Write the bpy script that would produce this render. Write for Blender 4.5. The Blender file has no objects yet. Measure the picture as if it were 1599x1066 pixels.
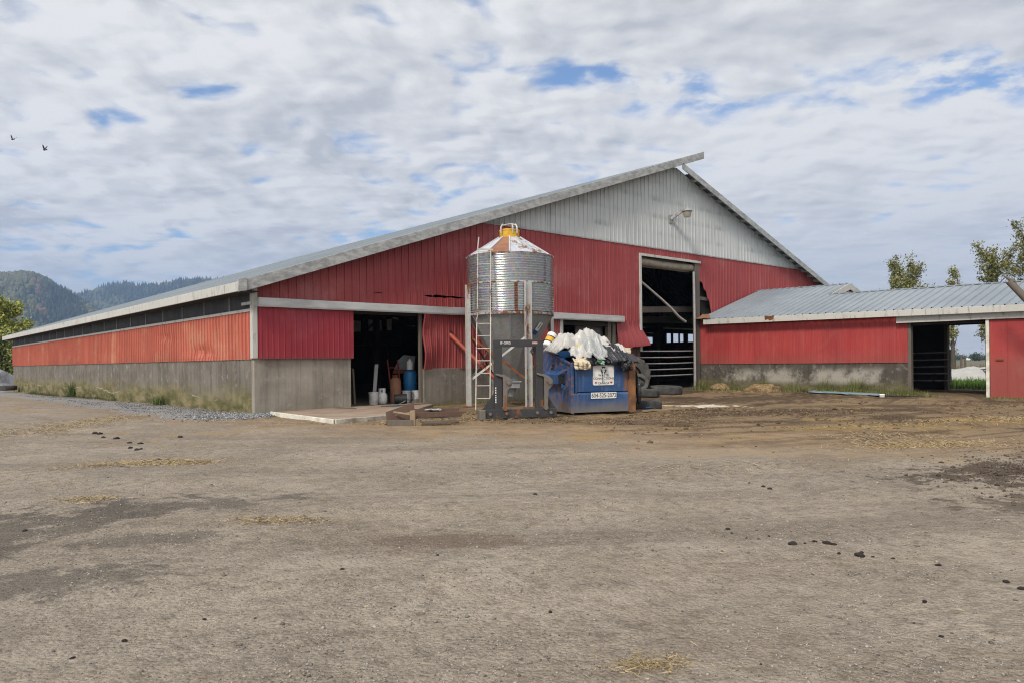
import bpy, bmesh, math, random
import numpy as np
from mathutils import Vector, Matrix, noise as mnoise

random.seed(7); rng = np.random.default_rng(7)
scene = bpy.context.scene
C = scene.collection
R = math.radians
YAW = R(-41.15)                       # heading of the camera: world X runs along the barn front, Y into the barn
FWD = Vector((0.658, 0.753, 0)); RIGHT = Vector((0.753, -0.658, 0))

# ------------------------------------------------------------------ camera
cam = bpy.data.cameras.new('camera'); co = bpy.data.objects.new('camera', cam); C.objects.link(co)
co.location = (-7.384, -18.167, 1.2)
co.rotation_euler = (Matrix.Rotation(YAW, 4, 'Z') @ Matrix.Rotation(R(90), 4, 'X') @ Matrix.Rotation(R(-0.61), 4, 'Z')).to_euler()
cam.sensor_width = 36; cam.lens = 26.27; cam.shift_y = 0.0213
cam.clip_start = 0.1; cam.clip_end = 20000
scene.camera = co
scene.cycles.filter_width = 1.1; scene.cycles.use_denoising = True; scene.cycles.denoising_prefilter = 'NONE'

# ------------------------------------------------------------------ view, sun
scene.view_settings.view_transform = 'Standard'; scene.view_settings.look = 'None'
scene.view_settings.gamma = 1.0; scene.view_settings.use_curve_mapping = False
scene.view_settings.exposure = 0.45
SUN_EL = R(42); SUN_DIR = Vector((-0.85, -0.30, 0)).normalized()
SUN_DIR = Vector((SUN_DIR.x*math.cos(SUN_EL), SUN_DIR.y*math.cos(SUN_EL), math.sin(SUN_EL)))
sl = bpy.data.lights.new('sun', 'SUN'); so = bpy.data.objects.new('sun', sl); C.objects.link(so)
sl.energy = 2.5; sl.angle = R(11); sl.color = (1.0, 0.91, 0.79)
so.rotation_euler = SUN_DIR.to_track_quat('Z', 'Y').to_euler(); so.location = (-40, -30, 60)


# ------------------------------------------------------------------ node helper
class G:
    def __init__(s, nt): s.nt = nt; s.N = nt.nodes; s.L = nt.links
    def n(s, t, **kw):
        x = s.N.new(t)
        for k, v in kw.items(): setattr(x, k, v)
        return x
    def put(s, sock, v):
        if v is None: return
        if isinstance(v, bpy.types.NodeSocket): s.L.new(v, sock); return
        if hasattr(sock.default_value, '__len__'):
            if isinstance(v, (int, float)): v = (v,)*3
            if len(sock.default_value) == 4 and len(v) == 3: v = (*v, 1)
        sock.default_value = v
    def pos(s): return s.n('ShaderNodeNewGeometry').outputs['Position']
    def obj(s): return s.n('ShaderNodeTexCoord').outputs['Object']
    def vmul(s, v, k):
        x = s.n('ShaderNodeVectorMath', operation='MULTIPLY'); s.put(x.inputs[0], v); s.put(x.inputs[1], k); return x.outputs[0]
    def vadd(s, v, k):
        x = s.n('ShaderNodeVectorMath', operation='ADD'); s.put(x.inputs[0], v); s.put(x.inputs[1], k); return x.outputs[0]
    def vdist(s, v, k):
        x = s.n('ShaderNodeVectorMath', operation='DISTANCE'); s.put(x.inputs[0], v); s.put(x.inputs[1], k); return x.outputs['Value']
    def dot(s, v, k):
        x = s.n('ShaderNodeVectorMath', operation='DOT_PRODUCT'); s.put(x.inputs[0], v); s.put(x.inputs[1], k); return x.outputs['Value']
    def sep(s, v):
        x = s.n('ShaderNodeSeparateXYZ'); s.put(x.inputs[0], v); return x.outputs
    def comb(s, a, b, c):
        x = s.n('ShaderNodeCombineXYZ'); s.put(x.inputs[0], a); s.put(x.inputs[1], b); s.put(x.inputs[2], c); return x.outputs[0]
    def m(s, op, a, b=None, c=None, clamp=False):
        x = s.n('ShaderNodeMath', operation=op, use_clamp=clamp)
        for i, v in enumerate((a, b, c)):
            if v is not None: s.put(x.inputs[i], v)
        return x.outputs[0]
    def noise(s, v, scale, detail=4, rough=0.55, dist=0.0, lac=2.0):
        x = s.n('ShaderNodeTexNoise'); s.put(x.inputs['Vector'], v)
        x.inputs['Scale'].default_value = scale; x.inputs['Detail'].default_value = detail
        x.inputs['Roughness'].default_value = rough; x.inputs['Distortion'].default_value = dist; x.inputs['Lacunarity'].default_value = lac
        return x.outputs['Fac']
    def vor(s, v, scale, out='Distance', feature='F1', rnd=1.0):
        x = s.n('ShaderNodeTexVoronoi', feature=feature); s.put(x.inputs['Vector'], v)
        x.inputs['Scale'].default_value = scale; x.inputs['Randomness'].default_value = rnd
        return x.outputs[out]
    def st(s, v, a, b, lo=0.0, hi=1.0):                     # smoothstep a..b
        x = s.n('ShaderNodeMapRange', interpolation_type='SMOOTHSTEP'); s.put(x.inputs['Value'], v)
        for k, q in (('From Min', a), ('From Max', b), ('To Min', lo), ('To Max', hi)): s.put(x.inputs[k], q)
        return x.outputs[0]
    def mix(s, f, a, b, bt='MIX'):
        x = s.n('ShaderNodeMix', data_type='RGBA', blend_type=bt); s.put(x.inputs[0], f); s.put(x.inputs[6], a); s.put(x.inputs[7], b); return x.outputs[2]
    def bump(s, h, strength=0.3, dist=0.02, nrm=None):
        x = s.n('ShaderNodeBump'); s.put(x.inputs['Height'], h); x.inputs['Strength'].default_value = strength; x.inputs['Distance'].default_value = dist
        if nrm is not None: s.put(x.inputs['Normal'], nrm)
        return x.outputs[0]
    def attr(s, name): return s.n('ShaderNodeAttribute', attribute_name=name).outputs['Color']


def mat(name, fn):
    m = bpy.data.materials.new(name); m.use_nodes = True
    nt = m.node_tree; nt.nodes.clear(); g = G(nt)
    out = g.n('ShaderNodeOutputMaterial'); b = g.n('ShaderNodeBsdfPrincipled'); g.L.new(b.outputs[0], out.inputs[0])
    d = fn(g)
    for k, v in d.items(): g.put(b.inputs[{'c': 'Base Color', 'r': 'Roughness', 'mt': 'Metallic', 'n': 'Normal', 's': 'Specular IOR Level'}.get(k, k)], v)
    return m


# ------------------------------------------------------------------ world: sky with broken cloud deck
w = bpy.data.worlds.new('World'); scene.world = w; w.use_nodes = True
nt = w.node_tree; nt.nodes.clear(); g = G(nt)
wo = g.n('ShaderNodeOutputWorld'); bg = g.n('ShaderNodeBackground'); g.L.new(bg.outputs[0], wo.inputs[0]); bg.inputs[1].default_value = 0.1
sky = g.n('ShaderNodeTexSky', sky_type='NISHITA'); sky.sun_disc = False; sky.sun_elevation = SUN_EL
sky.sun_rotation = math.atan2(SUN_DIR.x, SUN_DIR.y); sky.altitude = 50; sky.air_density = 1.0; sky.dust_density = 1.2; sky.ozone_density = 1.5
dv = g.n('ShaderNodeTexCoord').outputs['Generated']
x, y, z = g.sep(dv)[:3]
zz = g.m('ADD', g.m('MAXIMUM', z, 0.0), 0.13)
px_, py_ = g.m('DIVIDE', x, zz), g.m('DIVIDE', y, zz)
# turn the plane so that its first axis runs to the right of the view, the second away from it
u_ = g.m('ADD', g.m('MULTIPLY', px_, 0.753), g.m('MULTIPLY', py_, -0.658)); v_ = g.m('ADD', g.m('MULTIPLY', px_, 0.658), g.m('MULTIPLY', py_, 0.753))
P = g.comb(u_, v_, 0.0)
rightness = g.st(u_, 0.0, 0.9)                                        # rippled streaks to the right, puffs to the left
def deck(P):
    wrp = g.n('ShaderNodeTexNoise'); g.put(wrp.inputs['Vector'], P); wrp.inputs['Scale'].default_value = 2.4; wrp.inputs['Detail'].default_value = 3
    Q = g.vadd(P, g.vmul(g.vadd(wrp.outputs['Color'], (-0.5, -0.5, -0.5)), (0.22, 0.22, 0.0)))
    cov = g.noise(g.vadd(P, (3.1, 1.7, 0.0)), 0.9, 3, 0.5)
    cel = g.noise(g.vmul(Q, (1.0, 1.0, 1)), 5.6, 8, 0.47, 0.0)
    big = g.noise(g.vadd(Q, (7.3, 2.2, 4.0)), 2.1, 6, 0.55, 0.2)
    st_ = g.noise(g.vmul(g.vadd(Q, (1.0, 5.0, 9.0)), (1.0, 1.7, 1)), 4.4, 7, 0.50, 0.1)
    k = g.m('MULTIPLY', rightness, 0.45)
    cel = g.m('ADD', g.m('MULTIPLY', cel, g.m('SUBTRACT', 1.0, k)), g.m('MULTIPLY', st_, k))
    return g.m('ADD', g.m('MULTIPLY', cov, 0.2), g.m('ADD', g.m('MULTIPLY', cel, 0.56), g.m('MULTIPLY', big, 0.24)))
dens = deck(P)
lit = g.m('SUBTRACT', dens, deck(g.vadd(P, (-0.03, -0.03, 0.0))))     # relief: denser towards the sun means shaded
ragn = g.st(g.noise(g.vadd(P, (6.0, 1.0, 3.0)), 6.5, 6, 0.6), 0.30, 0.62, 0.35, 1.45)
def gap(cu, cv, ru, rv, k):
    dd = g.vdist(g.comb(g.m('DIVIDE', u_, ru), g.m('DIVIDE', v_, rv), 0.0), (cu/ru, cv/rv, 0.0))
    return g.m('MULTIPLY', g.st(dd, 1.15, 0.1), g.m('MULTIPLY', ragn, k))
dgap = dens
for a in ((0.50, 1.98, 0.50, 0.28, 0.085), (1.12, 1.85, 0.50, 0.30, 0.125), (0.15, 1.9, 0.3, 0.14, 0.08), (-0.55, 3.25, 0.55, 0.22, 0.11), (-1.7, 3.1, 0.6, 0.3, 0.09), (-0.72, 1.95, 0.20, 0.09, 0.07), (-1.15, 2.05, 0.2, 0.1, 0.07), (-2.3, 3.9, 0.8, 0.25, 0.10), (0.85, 2.6, 0.9, 0.4, 0.03)):
    dgap = g.m('SUBTRACT', dgap, gap(*a))
alpha = g.st(dgap, 0.305, 0.452)
alpha = g.m('MAXIMUM', alpha, g.st(z, 0.14, 0.02, 0.0, 0.75))          # the deck closes towards the horizon
shade = g.noise(g.vadd(P, (2.0, 8.0, 2.5)), 1.5, 6, 0.55, 0.2)
core = g.m('ADD', g.st(g.m('ADD', g.m('MULTIPLY', dgap, 0.5), g.m('MULTIPLY', shade, 0.5)), 0.42, 0.62, 0.0, 0.85), g.m('MULTIPLY', lit, -6.0), clamp=True)
ccol = g.mix(core, (6.7, 6.62, 6.5), (4.15, 4.22, 4.4))
ccol = g.mix(g.st(z, 0.22, 0.0, 0.0, 0.7), ccol, (4.6, 4.85, 5.25))
skyc = g.mix(1.0, sky.outputs[0], (0.85, 0.98, 1.15), 'MULTIPLY')
col = g.mix(alpha, skyc, ccol)
glow = g.st(g.dot(dv, tuple(SUN_DIR)), 0.15, 1.0, 1.0, 2.0)           # sky brightened round the sun, unseen behind the camera, as added fill light
col = g.mix(1.0, col, g.comb(glow, glow, glow), 'MULTIPLY')
g.L.new(col, bg.inputs[0])


# ------------------------------------------------------------------ mesh helpers
class MB:
    def __init__(s): s.v = []; s.f = []; s.mi = []; s.cur = 0
    def add(s, vs, fs):
        o = len(s.v); s.v.extend([tuple(q) for q in vs]); s.f.extend([tuple(i+o for i in f) for f in fs]); s.mi.extend([s.cur]*len(fs)); return s
    def box(s, a, b):
        x0, y0, z0 = a; x1, y1, z1 = b
        return s.add([(x0,y0,z0),(x1,y0,z0),(x1,y1,z0),(x0,y1,z0),(x0,y0,z1),(x1,y0,z1),(x1,y1,z1),(x0,y1,z1)],
                     [(0,3,2,1),(4,5,6,7),(0,1,5,4),(1,2,6,5),(2,3,7,6),(3,0,4,7)])
    def bar(s, p, q, w, h, up=(0, 0, 1)):                               # box between two points, w across, h along up
        p = Vector(p); q = Vector(q); d = (q-p).normalized(); up = Vector(up)
        if abs(d.dot(up)) > 0.98: up = Vector((0, 1, 0))
        sx = d.cross(up).normalized(); uz = sx.cross(d)
        vs = []
        for e in (p, q):
            for a, b in ((-1,-1),(1,-1),(1,1),(-1,1)): vs.append(e + sx*(a*w/2) + uz*(b*h/2))
        return s.add(vs, [(3,2,1,0),(4,5,6,7),(0,1,5,4),(1,2,6,5),(2,3,7,6),(3,0,4,7)])
    def tube(s, pts, r, n=10, cap=True):
        pts = [Vector(p) for p in pts]; rs = r if hasattr(r, '__len__') else [r]*len(pts)
        vs = []; fs = []; ref = None
        for i, p in enumerate(pts):
            d = (pts[min(i+1, len(pts)-1)] - pts[max(i-1, 0)]).normalized()
            if ref is None: ref = Vector((0,0,1)) if abs(d.z) < 0.9 else Vector((1,0,0))
            a = d.cross(ref).normalized(); b = a.cross(d).normalized()
            for k in range(n):
                t = 2*math.pi*k/n; vs.append(p + a*(math.cos(t)*rs[i]) + b*(math.sin(t)*rs[i]))
        for i in range(len(pts)-1):
            for k in range(n):
                fs.append((i*n+k, i*n+(k+1) % n, (i+1)*n+(k+1) % n, (i+1)*n+k))
        if cap: fs.append(tuple(range(n-1, -1, -1))); fs.append(tuple((len(pts)-1)*n+k for k in range(n)))
        return s.add(vs, fs)
    def lathe(s, prof, n=48, a0=0, a1=2*math.pi, c=(0, 0, 0)):
        full = abs(a1-a0-2*math.pi) < 1e-6; m = n if full else n+1; vs = []; fs = []
        for r, z in prof:
            for k in range(m):
                t = a0+(a1-a0)*k/n; vs.append((c[0]+r*math.cos(t), c[1]+r*math.sin(t), c[2]+z))
        for i in range(len(prof)-1):
            for k in range(n):
                k2 = (k+1) % m; fs.append((i*m+k, i*m+k2, (i+1)*m+k2, (i+1)*m+k))
        return s.add(vs, fs)
    def prism(s, poly, axis, a, b):                                     # polygon in the other two axes, extruded a..b
        n = len(poly)
        def pt(p, t): return {'x': (t, p[0], p[1]), 'y': (p[0], t, p[1]), 'z': (p[0], p[1], t)}[axis]
        vs = [pt(p, a) for p in poly] + [pt(p, b) for p in poly]
        return s.add(vs, [tuple(range(n)), tuple(range(2*n-1, n-1, -1))] + [(i, n+i, n+(i+1) % n, (i+1) % n) for i in range(n)])
    def grid(s, rows):                                                  # rows of points
        n = len(rows[0]); vs = [p for r in rows for p in r]
        return s.add(vs, [(i*n+j, i*n+j+1, (i+1)*n+j+1, (i+1)*n+j) for i in range(len(rows)-1) for j in range(n-1)])
    def ribbed(s, O, U, W, N, u0, u1, vb, vt, pitch=0.2286, h=0.024, rw=0.040, nv=1, disp=None, minor=True):
        O, U, W, N = map(Vector, (O, U, W, N)); us = {u0: 0.0, u1: 0.0}
        k = math.floor(u0/pitch)-1
        while k*pitch < u1+pitch:
            c = k*pitch
            pr = [(-rw/2-0.004, 0), (-rw/2+0.004, h), (rw/2-0.008, h), (rw/2+0.008, 0)]
            if minor: pr += [(pitch*f+e, hh) for f in (0.36, 0.64) for e, hh in ((-0.012, 0), (0, h*0.28), (0.012, 0))]
            for e, hh in pr:
                if u0 < c+e < u1: us[c+e] = hh
            k += 1
        us = sorted(us.items()); rows = []
        fb = vb if callable(vb) else (lambda u: vb); ft = vt if callable(vt) else (lambda u: vt)
        for u, hh in us:
            b, t = fb(u), ft(u); t = max(t, b)
            r = []
            for i in range(nv+1):
                v = b+(t-b)*i/nv; q = O+U*u+W*v+N*(hh+(disp(u, v) if disp else 0)); r.append(q)
            rows.append(r)
        return s.grid(rows)
    def split(s, name, m, parent=None, **kw):                           # one object for every separate piece
        par = list(range(len(s.v)))
        def root(a):
            while par[a] != a: par[a] = par[par[a]]; a = par[a]
            return a
        for f in s.f:
            for i in f[1:]: par[root(i)] = root(f[0])
        groups = {}
        for f in s.f: groups.setdefault(root(f[0]), []).append(f)
        out = []
        for fs in groups.values():
            ids = sorted({i for f in fs for i in f}); mp = {a: b for b, a in enumerate(ids)}
            q = MB(); q.add([s.v[i] for i in ids], [tuple(mp[i] for i in f) for f in fs]); out.append(q.build(name, m, parent, **kw))
        return out
    def build(s, name, m, parent=None, smooth=False, bevel=0.0, loc=None, rotz=0.0):
        me = bpy.data.meshes.new(name); me.from_pydata(s.v, [], s.f); me.update()
        for k in (m if isinstance(m, (list, tuple)) else [m]): me.materials.append(k)
        if isinstance(m, (list, tuple)): me.polygons.foreach_set('material_index', s.mi)
        bm = bmesh.new(); bm.from_mesh(me); bmesh.ops.recalc_face_normals(bm, faces=bm.faces); bm.to_mesh(me); bm.free()
        if smooth:
            me.polygons.foreach_set('use_smooth', [True]*len(me.polygons))
            if smooth != 'all': me.set_sharp_from_angle(angle=R(38))
        o = bpy.data.objects.new(name, me); C.objects.link(o)
        if parent is not None: o.parent = parent
        if loc is not None: o.location = loc
        o.rotation_euler.z = rotz
        if bevel:
            b = o.modifiers.new('bevel', 'BEVEL'); b.width = bevel; b.segments = 2; b.limit_method = 'ANGLE'; b.angle_limit = R(40)
        return o


def raw(name, verts, faces, m, cols=None, smooth=False):                # fast numpy mesh: all faces the same size
    me = bpy.data.meshes.new(name); verts = np.asarray(verts, dtype=np.float32); faces = np.asarray(faces, dtype=np.int32)
    me.vertices.add(len(verts)); me.vertices.foreach_set('co', verts.ravel())
    k = faces.shape[1]; me.loops.add(faces.size); me.loops.foreach_set('vertex_index', faces.ravel())
    me.polygons.add(len(faces)); me.polygons.foreach_set('loop_start', np.arange(0, faces.size, k, dtype=np.int32))
    me.update(calc_edges=True)
    if cols is not None:
        a = me.color_attributes.new('tint', 'FLOAT_COLOR', 'POINT'); cc = np.ones((len(verts), 4), dtype=np.float32); cc[:, :3] = cols
        a.data.foreach_set('color', cc.ravel())
    if smooth: me.polygons.foreach_set('use_smooth', [True]*len(me.polygons))
    me.materials.append(m)
    o = bpy.data.objects.new(name, me); C.objects.link(o); return o


def tag(o, label=None, cat=None, group=None, kind=None):
    for k, v in (('label', label), ('category', cat), ('group', group), ('kind', kind)):
        if v: o[k] = v
    return o
def thing(name, label, cat, loc=(0, 0, 0), rotz=0.0, group=None):
    o = bpy.data.objects.new(name, None); C.objects.link(o); o.location = loc; o.rotation_euler = (0, 0, rotz); o.empty_display_size = 0.2
    return tag(o, label, cat, group)
def dup(root, loc, rotz, label):
    r = root.copy(); C.objects.link(r); r.location = loc; r.rotation_euler.z = rotz; r['label'] = label
    for ch in list(root.children):
        c = ch.copy(); C.objects.link(c); c.parent = r
        for gch in list(ch.children):
            d = gch.copy(); C.objects.link(d); d.parent = c
    return r
def text(s, size, m, parent, loc, rot, name='lettering', depth=0.002, font_scale=(1, 1), align='CENTER'):
    cu = bpy.data.curves.new(name, 'FONT'); cu.body = s; cu.size = size; cu.align_x = align; cu.align_y = 'CENTER'; cu.extrude = depth; cu.resolution_u = 3
    t = bpy.data.objects.new('tmp', cu); C.objects.link(t); bpy.context.view_layer.update()
    me = bpy.data.meshes.new_from_object(t.evaluated_get(bpy.context.evaluated_depsgraph_get())); bpy.data.objects.remove(t)
    me.materials.clear(); me.materials.append(m); me.name = name
    o = bpy.data.objects.new(name, me); C.objects.link(o); o.parent = parent; o.location = loc; o.rotation_euler = rot; o.scale = (*font_scale, 1)
    return o

def h2(ix, iy, seed):
    n = (ix.astype(np.int64)*374761393 + iy.astype(np.int64)*668265263 + seed*69069) & 0x7fffffff
    n = ((n ^ (n >> 13))*1274126177) & 0x7fffffff
    return ((n ^ (n >> 16)) & 0xffff)/65535.0
def vn(x, y, seed=0):
    x = np.asarray(x, float); y = np.asarray(y, float)
    ix = np.floor(x); iy = np.floor(y); fx = x-ix; fy = y-iy; fx = fx*fx*(3-2*fx); fy = fy*fy*(3-2*fy)
    a = h2(ix, iy, seed); b = h2(ix+1, iy, seed); c = h2(ix, iy+1, seed); d = h2(ix+1, iy+1, seed)
    return (a+(b-a)*fx)*(1-fy)+(c+(d-c)*fx)*fy
def fbm(x, y, seed=0, o=4):
    r = 0; a = 0.5
    for i in range(o): r = r+a*vn(x*2**i, y*2**i, seed+i*17); a *= 0.5
    return r
def sstep(a, b, x): t = np.clip((np.asarray(x, float)-a)/(b-a), 0, 1); return t*t*(3-2*t)
def sm(a, b, x): t = min(max((x-a)/(b-a), 0), 1); return t*t*(3-2*t)


# ------------------------------------------------------------------ materials
def paint_red(c0, c1, fade=0.3):
    def f(g):
        p = g.pos()
        big = g.noise(p, 0.35, 4, 0.6); stk = g.noise(g.vmul(p, (3.5, 3.5, 0.18)), 1.6, 5, 0.65)
        c = g.mix(g.st(big, 0.3, 0.7), c0, c1)
        c = g.mix(g.st(stk, 0.48, 0.75, 0, 0.35), c, (c1[0]*1.25, c1[1]*2.2, c1[2]*2.2))
        c = g.mix(g.st(stk, 0.45, 0.22, 0, 0.45), c, (c0[0]*0.55, c0[1]*0.6, c0[2]*0.6))
        pan = g.noise(g.vmul(p, (1.09, 1.09, 0.0)), 1.0, 0)            # sheet to sheet difference
        c = g.mix(g.st(pan, 0.35, 0.65, 0, 0.25), c, (c0[0]*0.75, c0[1]*0.9, c0[2]*0.9))
        px, py, pz = g.sep(p)[:3]
        sc = g.m('FRACT', g.m('DIVIDE', g.m('ADD', pz, 0.12), 0.62)); row = g.st(g.m('ABSOLUTE', g.m('SUBTRACT', sc, 0.5)), 0.030, 0.012)
        dt = g.st(g.m('ABSOLUTE', g.m('SUBTRACT', g.m('FRACT', g.m('DIVIDE', g.m('ADD', px, py), 0.2286)), 0.5)), 0.10, 0.05)
        c = g.mix(g.m('MULTIPLY', g.m('MULTIPLY', row, dt), 0.5), c, (c0[0]*0.35, c0[1]*0.8, c0[2]*0.8))       # screw heads
        sun = g.st(g.noise(g.vadd(p, (3, 8, 1)), 0.8, 6, 0.7), 0.5, 0.72, 0, 0.30); c = g.mix(sun, c, (c1[0]*1.15, c1[1]*3.2, c1[2]*3.0))
        mudz = g.m('ADD', pz, g.m('MULTIPLY', g.m('SUBTRACT', big, 0.5), 1.4)); c = g.mix(g.st(mudz, 1.7, 1.0, 0, 0.35), c, (0.16, 0.085, 0.06))
        scr = g.noise(g.vmul(p, (6, 6, 2.2)), 2.2, 6, 0.75)
        c = g.mix(g.st(scr, 0.735, 0.775, 0, 0.75), c, (0.42, 0.36, 0.34))
        n = g.bump(g.noise(p, 3.0, 3), 0.25, 0.03)
        return dict(c=c, r=g.st(stk, 0.2, 0.8, 0.42, 0.7), n=n, s=0.35)
    return f
M = {}
M['red'] = mat('red painted metal', paint_red((0.240, 0.036, 0.039), (0.300, 0.056, 0.057)))
M['red_side'] = mat('faded sunlit orange red metal', paint_red((0.40, 0.100, 0.066), (0.46, 0.128, 0.084)))  # same red, faded; the left wall's sunlit tone is partly in the colour
M['red_door'] = mat('crimson door paint', paint_red((0.215, 0.016, 0.028), (0.27, 0.026, 0.036)))
M['red_shed'] = mat('shed red metal', paint_red((0.29, 0.030, 0.030), (0.35, 0.050, 0.046)))

def white_gable(g):
    p = g.pos(); x, y, z = g.sep(p)[:3]
    c = g.mix(g.noise(p, 0.6, 4), (0.40, 0.42, 0.42), (0.52, 0.54, 0.54))
    stk = g.noise(g.vmul(p, (5, 5, 0.25)), 1.6, 5, 0.65)
    c = g.mix(g.st(stk, 0.5, 0.72, 0, 0.4), c, (0.22, 0.23, 0.235))
    zz = g.m('ADD', g.m('ADD', z, g.m('MULTIPLY', x, 0.010)), g.m('MULTIPLY', g.noise(p, 0.5, 2), 0.12))
    fr = g.m('FRACT', g.m('DIVIDE', g.m('SUBTRACT', zz, 5.62), 0.66))
    band = g.m('MULTIPLY', g.st(fr, 0.0, 0.16), g.st(fr, 0.50, 0.16))
    drip = g.st(g.noise(g.vmul(p, (9, 9, 0.5)), 1.5, 4, 0.6), 0.38, 0.66, 0.25, 1.0)
    spot = g.st(g.noise(g.vmul(p, (1, 1, 0.7)), 0.55, 4, 0.6), 0.40, 0.66)
    c = g.mix(g.m('MULTIPLY', g.m('MULTIPLY', band, spot), g.m('MULTIPLY', drip, 0.7)), c, (0.13, 0.135, 0.14))
    return dict(c=c, r=0.6, n=g.bump(g.noise(p, 3.0, 3), 0.2, 0.03), s=0.3)
M['gable'] = mat('grimy white metal', white_gable)

def trim(g):
    p = g.pos(); stk = g.noise(g.vmul(p, (4, 4, 1.0)), 1.8, 6, 0.7)
    c = g.mix(g.noise(p, 1.2, 4), (0.40, 0.40, 0.37), (0.50, 0.49, 0.455))
    c = g.mix(g.st(stk, 0.52, 0.68, 0, 0.75), c, (0.20, 0.19, 0.17))
    c = g.mix(g.st(g.noise(g.vadd(p, (9, 4, 2)), 1.1, 6, 0.7), 0.62, 0.72, 0, 0.8), c, (0.19, 0.105, 0.055))
    return dict(c=c, r=0.6, n=g.bump(stk, 0.3, 0.01))
M['trim'] = mat('weathered white trim', trim)

def rake(g):
    p = g.pos(); stk = g.noise(g.vmul(p, (1.5, 1.5, 3.0)), 2.4, 6, 0.7)
    c = g.mix(g.st(stk, 0.3, 0.7), (0.40, 0.41, 0.405), (0.20, 0.205, 0.205))
    return dict(c=c, r=0.6, n=g.bump(stk, 0.3, 0.01))
M['rake'] = mat('grey galvanised trim', rake)

M['track'] = mat('pale galvanised track cover', lambda g: dict(c=g.mix(g.st(g.noise(g.vmul(g.pos(), (0.6, 2, 2)), 2.0, 5, 0.6), 0.35, 0.7), (0.46, 0.47, 0.47), (0.33, 0.335, 0.33)), r=0.55))
def concrete(moss, dark=1.0, ztop=0.8, paint=0.0, sk=0.8, line=0.0):
    def f(g):
        p = g.pos(); x, y, z = g.sep(p)[:3]
        big = g.noise(p, 0.9, 6, 0.65); q1 = g.noise(g.vmul(p, (0.30, 0.30, 1.3)), 1.3, 7, 0.66, 0.3)
        c = g.mix(g.st(big, 0.3, 0.72), tuple(q*dark for q in (0.300, 0.272, 0.232)), tuple(q*dark for q in (0.190, 0.168, 0.140)))
        stk = g.noise(g.vmul(p, (2.6, 2.6, 0.16)), 2.0, 6, 0.7)
        c = g.mix(g.st(stk, 0.42, 0.68, 0, sk), c, tuple(q*dark for q in (0.10, 0.09, 0.077)))
        c = g.mix(g.st(g.noise(g.vmul(p, (1.2, 1.2, 1.0)), 3, 6, 0.72), 0.53, 0.70, 0, 0.55), c, (0.36, 0.34, 0.30))
        if moss:
            zz = g.m('ADD', z, g.m('MULTIPLY', g.m('SUBTRACT', q1, 0.5), 1.1))
            low = g.st(zz, ztop-0.15, ztop-0.75, 0, moss)
            c = g.mix(low, c, g.mix(g.st(g.noise(g.vmul(p, (0.4, 0.4, 1)), 3.0, 6, 0.7), 0.35, 0.65), tuple(q*dark**0.4 for q in (0.115, 0.105, 0.038)), tuple(q*dark**0.4 for q in (0.27, 0.23, 0.125))))
            gm = g.m('MULTIPLY', g.st(zz, ztop-0.45, ztop-1.0), g.st(g.noise(g.vmul(p, (0.35, 0.35, 1.2)), 2.0, 7, 0.70), 0.44, 0.64))
            c = g.mix(g.m('MULTIPLY', gm, min(1, moss+0.1)), c, tuple(q*dark for q in (0.075, 0.082, 0.026)))
            ln = g.m('ABSOLUTE', g.m('SUBTRACT', g.m('ADD', z, g.m('MULTIPLY', g.noise(p, 0.45, 4, 0.6), 0.8)), 0.72))
            c = g.mix(g.m('MULTIPLY', g.st(ln, 0.018, 0.004), g.st(g.noise(g.vadd(p, (5, 5, 5)), 0.5, 3), 0.48, 0.58, 0, line)), c, (0.42, 0.38, 0.28))
        seam = g.m('FRACT', g.m('DIVIDE', g.m('ADD', x, y), 0.61))
        c = g.mix(g.m('MULTIPLY', g.st(seam, 0.03, 0.0), 0.55), c, (0.08, 0.075, 0.065))
        if paint:
            c = g.mix(g.m('MULTIPLY', g.st(g.noise(g.vadd(p, (3, 1, 0)), 0.9, 6, 0.7), 0.44, 0.60), g.m('MULTIPLY', g.m('MULTIPLY', g.st(z, 0.25, 0.5), g.st(z, 1.02, 0.7)), paint)), c, (0.30, 0.28, 0.24))
        pit = g.noise(p, 25, 4, 0.6)
        return dict(c=c, r=0.9, n=g.bump(g.m('ADD', pit, g.m('MULTIPLY', stk, 1.0)), 0.35, 0.012), s=0.2)
    return f
M['conc_side'] = mat('mossy concrete', concrete(0.95, 0.64, 1.02, 0.0, 0.6, 0.8))
M['conc'] = mat('grey concrete', concrete(0.35, 1.08, 0.45, 0.0, 0.45))
M['conc_dirty'] = mat('dirty concrete', concrete(0.6, 0.72, 0.6, 0.0, 0.55))
M['conc_shed'] = mat('sooty concrete', concrete(1.0, 0.34, 0.80, 1.0, 0.6))

def metal_roof(g):
    p = g.pos(); n = g.noise(p, 0.5, 5, 0.6)
    c = g.mix(g.st(n, 0.3, 0.7), (0.205, 0.24, 0.27), (0.265, 0.30, 0.33))
    stk = g.noise(g.vmul(p, (0.5, 3, 0.5)), 2, 5, 0.7)
    c = g.mix(g.st(stk, 0.5, 0.75, 0, 0.4), c, (0.20, 0.22, 0.24))
    return dict(c=c, mt=0.2, r=0.5, n=g.bump(n, 0.2, 0.02))
M['roof'] = mat('pale blue grey roof metal', metal_roof)

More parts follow.
